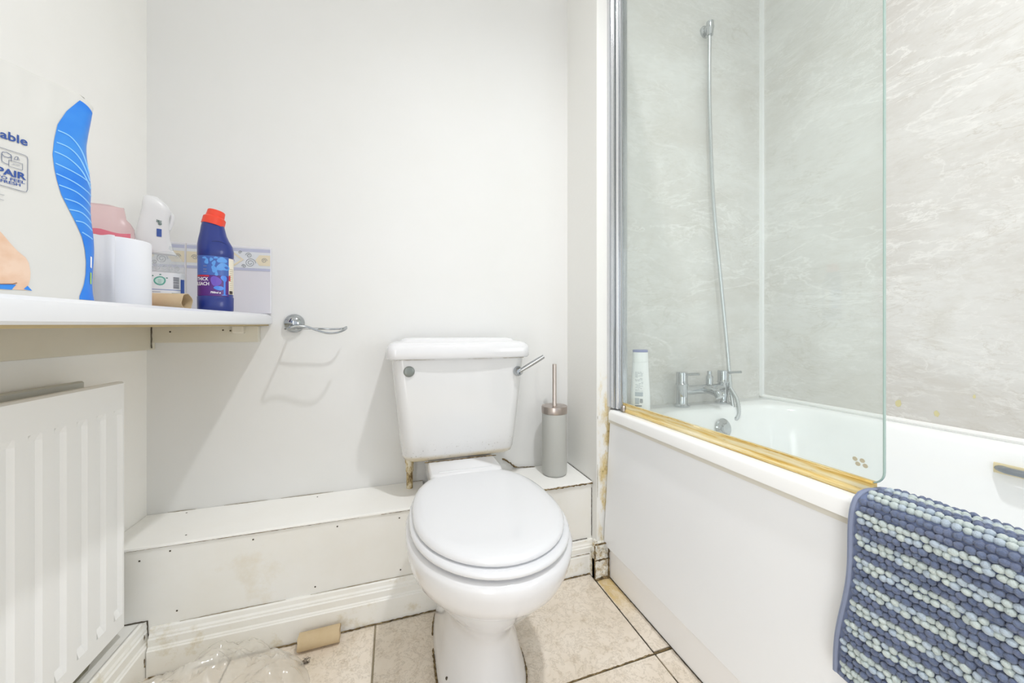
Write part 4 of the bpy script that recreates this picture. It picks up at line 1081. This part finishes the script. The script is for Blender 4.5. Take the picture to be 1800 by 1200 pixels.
# ================================================================= BATH MAT
mt = thing('bath_mat', 'blue and pale green bobbly chenille bath mat draped over the bathtub rim', 'bath mat', (.70, .15, .30))
path = [(.6835, .298), (.6865, .36), (.691, .43), (.695, .50), (.697, .55), (.699, .570), (.705, .583), (.717, .588), (.735, .5885), (.755, .5875), (.770, .583), (.780, .570), (.786, .55), (.796, .48), (.806, .42)]
PP = smooth_path([(x, 0, z) for x, z in path], 10)
cum = [0]
for a, b_ in zip(PP, PP[1:]): cum.append(cum[-1]+(b_-a).length)
TOT = cum[-1]
def at_s(s):
    for k in range(len(cum)-1):
        if cum[k+1] >= s: break
    q = (s-cum[k])/(cum[k+1]-cum[k]); p = PP[k].lerp(PP[k+1], q); t = (PP[min(k+2, len(PP)-1)]-PP[max(k-1, 0)]).normalized()
    return p, Vector((-t.z, 0, t.x)), t
def edge_y(s):        # left edge in Y drifts as it hangs
    return .392-.020*min(1, s/.30)+.003*math.sin(s*30)
def fold(y, s):       # soft ripple in the hanging part
    k = max(0, 1-s/.27)
    return .010*k*math.exp(-((y-.235)/.03)**2)+.006*k*math.sin(y*38+1)
bm = B(); g0, g1 = [], []
W_ = .47
for i in range(61):
    s = TOT*i/60; p, n, t = at_s(s); r0, r1 = [], []
    for j in range(41):
        y = edge_y(s)-W_*j/40; q = p+n*(fold(y, s)+.0015); q.y = y
        if True: r0.append(bm.verts.new(q+n*.0)); r1.append(bm.verts.new(q+n*.003))
    g0.append(r0); g1.append(r1)
for G_, fl_ in ((g0, 1), (g1, 0)):
    for i in range(60):
        for j in range(40):
            q = (G_[i][j], G_[i][j+1], G_[i+1][j+1], G_[i+1][j]); bm.faces.new(q if fl_ else q[::-1])
for i in range(60):
    bm.faces.new((g0[i][0], g0[i+1][0], g1[i+1][0], g1[i][0])); bm.faces.new((g0[i][-1], g1[i][-1], g1[i+1][-1], g0[i+1][-1]))
for j in range(40):
    bm.faces.new((g0[0][j], g1[0][j], g1[0][j+1], g0[0][j+1])); bm.faces.new((g0[-1][j], g0[-1][j+1], g1[-1][j+1], g1[-1][j]))
fab = simple('mat_backing', '7480a0', .95)
obj('backing', bm, fab, mt, True)
bm = B(); pts = []
for i in range(60):
    s = .002+(TOT-.004)*i/59; p, n, t = at_s(s); y = edge_y(s)-.001; q = p+n*(fold(y, s)+.004); q.y = y; pts.append(q)
tube(bm, pts, .0045, 8); obj('edge_binding', bm, simple('mat_binding', '868fa8', .95), mt, True)
def chenille(name, c1, c2):
    t = NT(name); n = t.noise(420, 4, .7); n2 = t.noise(60, 2, .5); t.color(t.mix(t.ramp(n2, [(.35, 0.0), (.65, 1.0)]), c1, c2)); t.set(Roughness=1.0, Sheen_Weight=.3); t.bump(n, .9, .0025); return t.m
mlight = [chenille('chenille_pale', 'ced9d6', 'bfcccc'), chenille('chenille_pale_blue', 'bccad6', 'b0bfce')]
mdark = [chenille('chenille_blue', '6d7a97', '5f6c8a'), chenille('chenille_slate', '616d8b', '6d7895')]
def ico(sub, mat):
    bm = B(); bmesh.ops.create_icosphere(bm, subdivisions=sub, radius=1.0); 
    for v in bm.verts: v.co *= 1+.07*noise.noise(v.co*3)
    return mesh_of(bm, 'tuft', mat, True)
me_t = {(1, 0): ico(2, mlight[0]), (1, 1): ico(2, mlight[1]), (0, 0): ico(2, mdark[0]), (0, 1): ico(2, mdark[1])}
ROW = .0086; STEP = .0090
rr = random.Random(11); tufts = []
s = .007; k = 0
while s < TOT-.004:
    lightrow = ((k+1)//2) % 2
    p, n, t = at_s(s); j = 0
    while True:
        y = edge_y(s)-.008-STEP*(j+.5)+rr.uniform(-.0012, .0012)-(STEP*.35 if k % 2 else 0)
        if y < edge_y(s)-W_+.006: break
        q = p+n*(fold(y, s)+.0062+rr.uniform(-.0006, .0010)); q.y = y; q = q+t*rr.uniform(-.001, .001)
        d = q-CAM; dep = d.x*math.sin(TH)+d.y*math.cos(TH); lat = d.x*math.cos(TH)-d.y*math.sin(TH)
        vis = dep > .05 and lat/dep*634+900 < 1815 and 581-d.z/dep*634 < 1212
        fac = (-d.normalized()).dot(n)
        sc_ = (.0053*rr.uniform(.86, 1.12), .0050*rr.uniform(.86, 1.1), .0052*rr.uniform(.85, 1.2))
        tufts.append((0 if vis and fac > .0 else 1, dep, q, n, t, sc_, lightrow, rr.random() < .3))
        j += 1
    s += ROW; k += 1
tufts.sort(key=lambda a: (a[0], a[1]))
def tuft_matrix(q, n, t, sc_):
    yv = Vector((0, 1, 0)); R_ = Matrix((yv, t, yv.cross(t))).transposed()
    return Matrix.Translation(q) @ R_.to_4x4() @ Matrix.Diagonal((sc_[0], sc_[1], sc_[2], 1))
SV, SF, SM = [], [], []
for i, (o_, dep, q, n, t, sc_, lr, alt) in enumerate(tufts):
    Mx = tuft_matrix(q, n, t, sc_)
    if i < 300:
        o = bpy.data.objects.new('tuft', me_t[(1 if lr else 0, 1 if alt else 0)]); COL.objects.link(o); o.parent = mt
        o.matrix_local = Matrix.Translation(-mt.location) @ Mx
    else:
        src = me_t[(0, 0)]; base = len(SV)
        SV.extend([tuple(Mx @ v.co) for v in src.vertices])
        SF.extend([tuple(base+k for k in p.vertices) for p in src.polygons])
        SM.extend([(0 if lr else 2)+(1 if alt else 0)]*len(src.polygons))
sm = bpy.data.meshes.new('tufts'); sm.from_pydata(SV, [], SF)
for m_ in mlight+mdark: sm.materials.append(m_)
sm.polygons.foreach_set('material_index', SM); sm.polygons.foreach_set('use_smooth', [True]*len(SF))
o = bpy.data.objects.new('tufts', sm); COL.objects.link(o); o.parent = mt; o.location = -mt.location; o['kind'] = 'stuff'
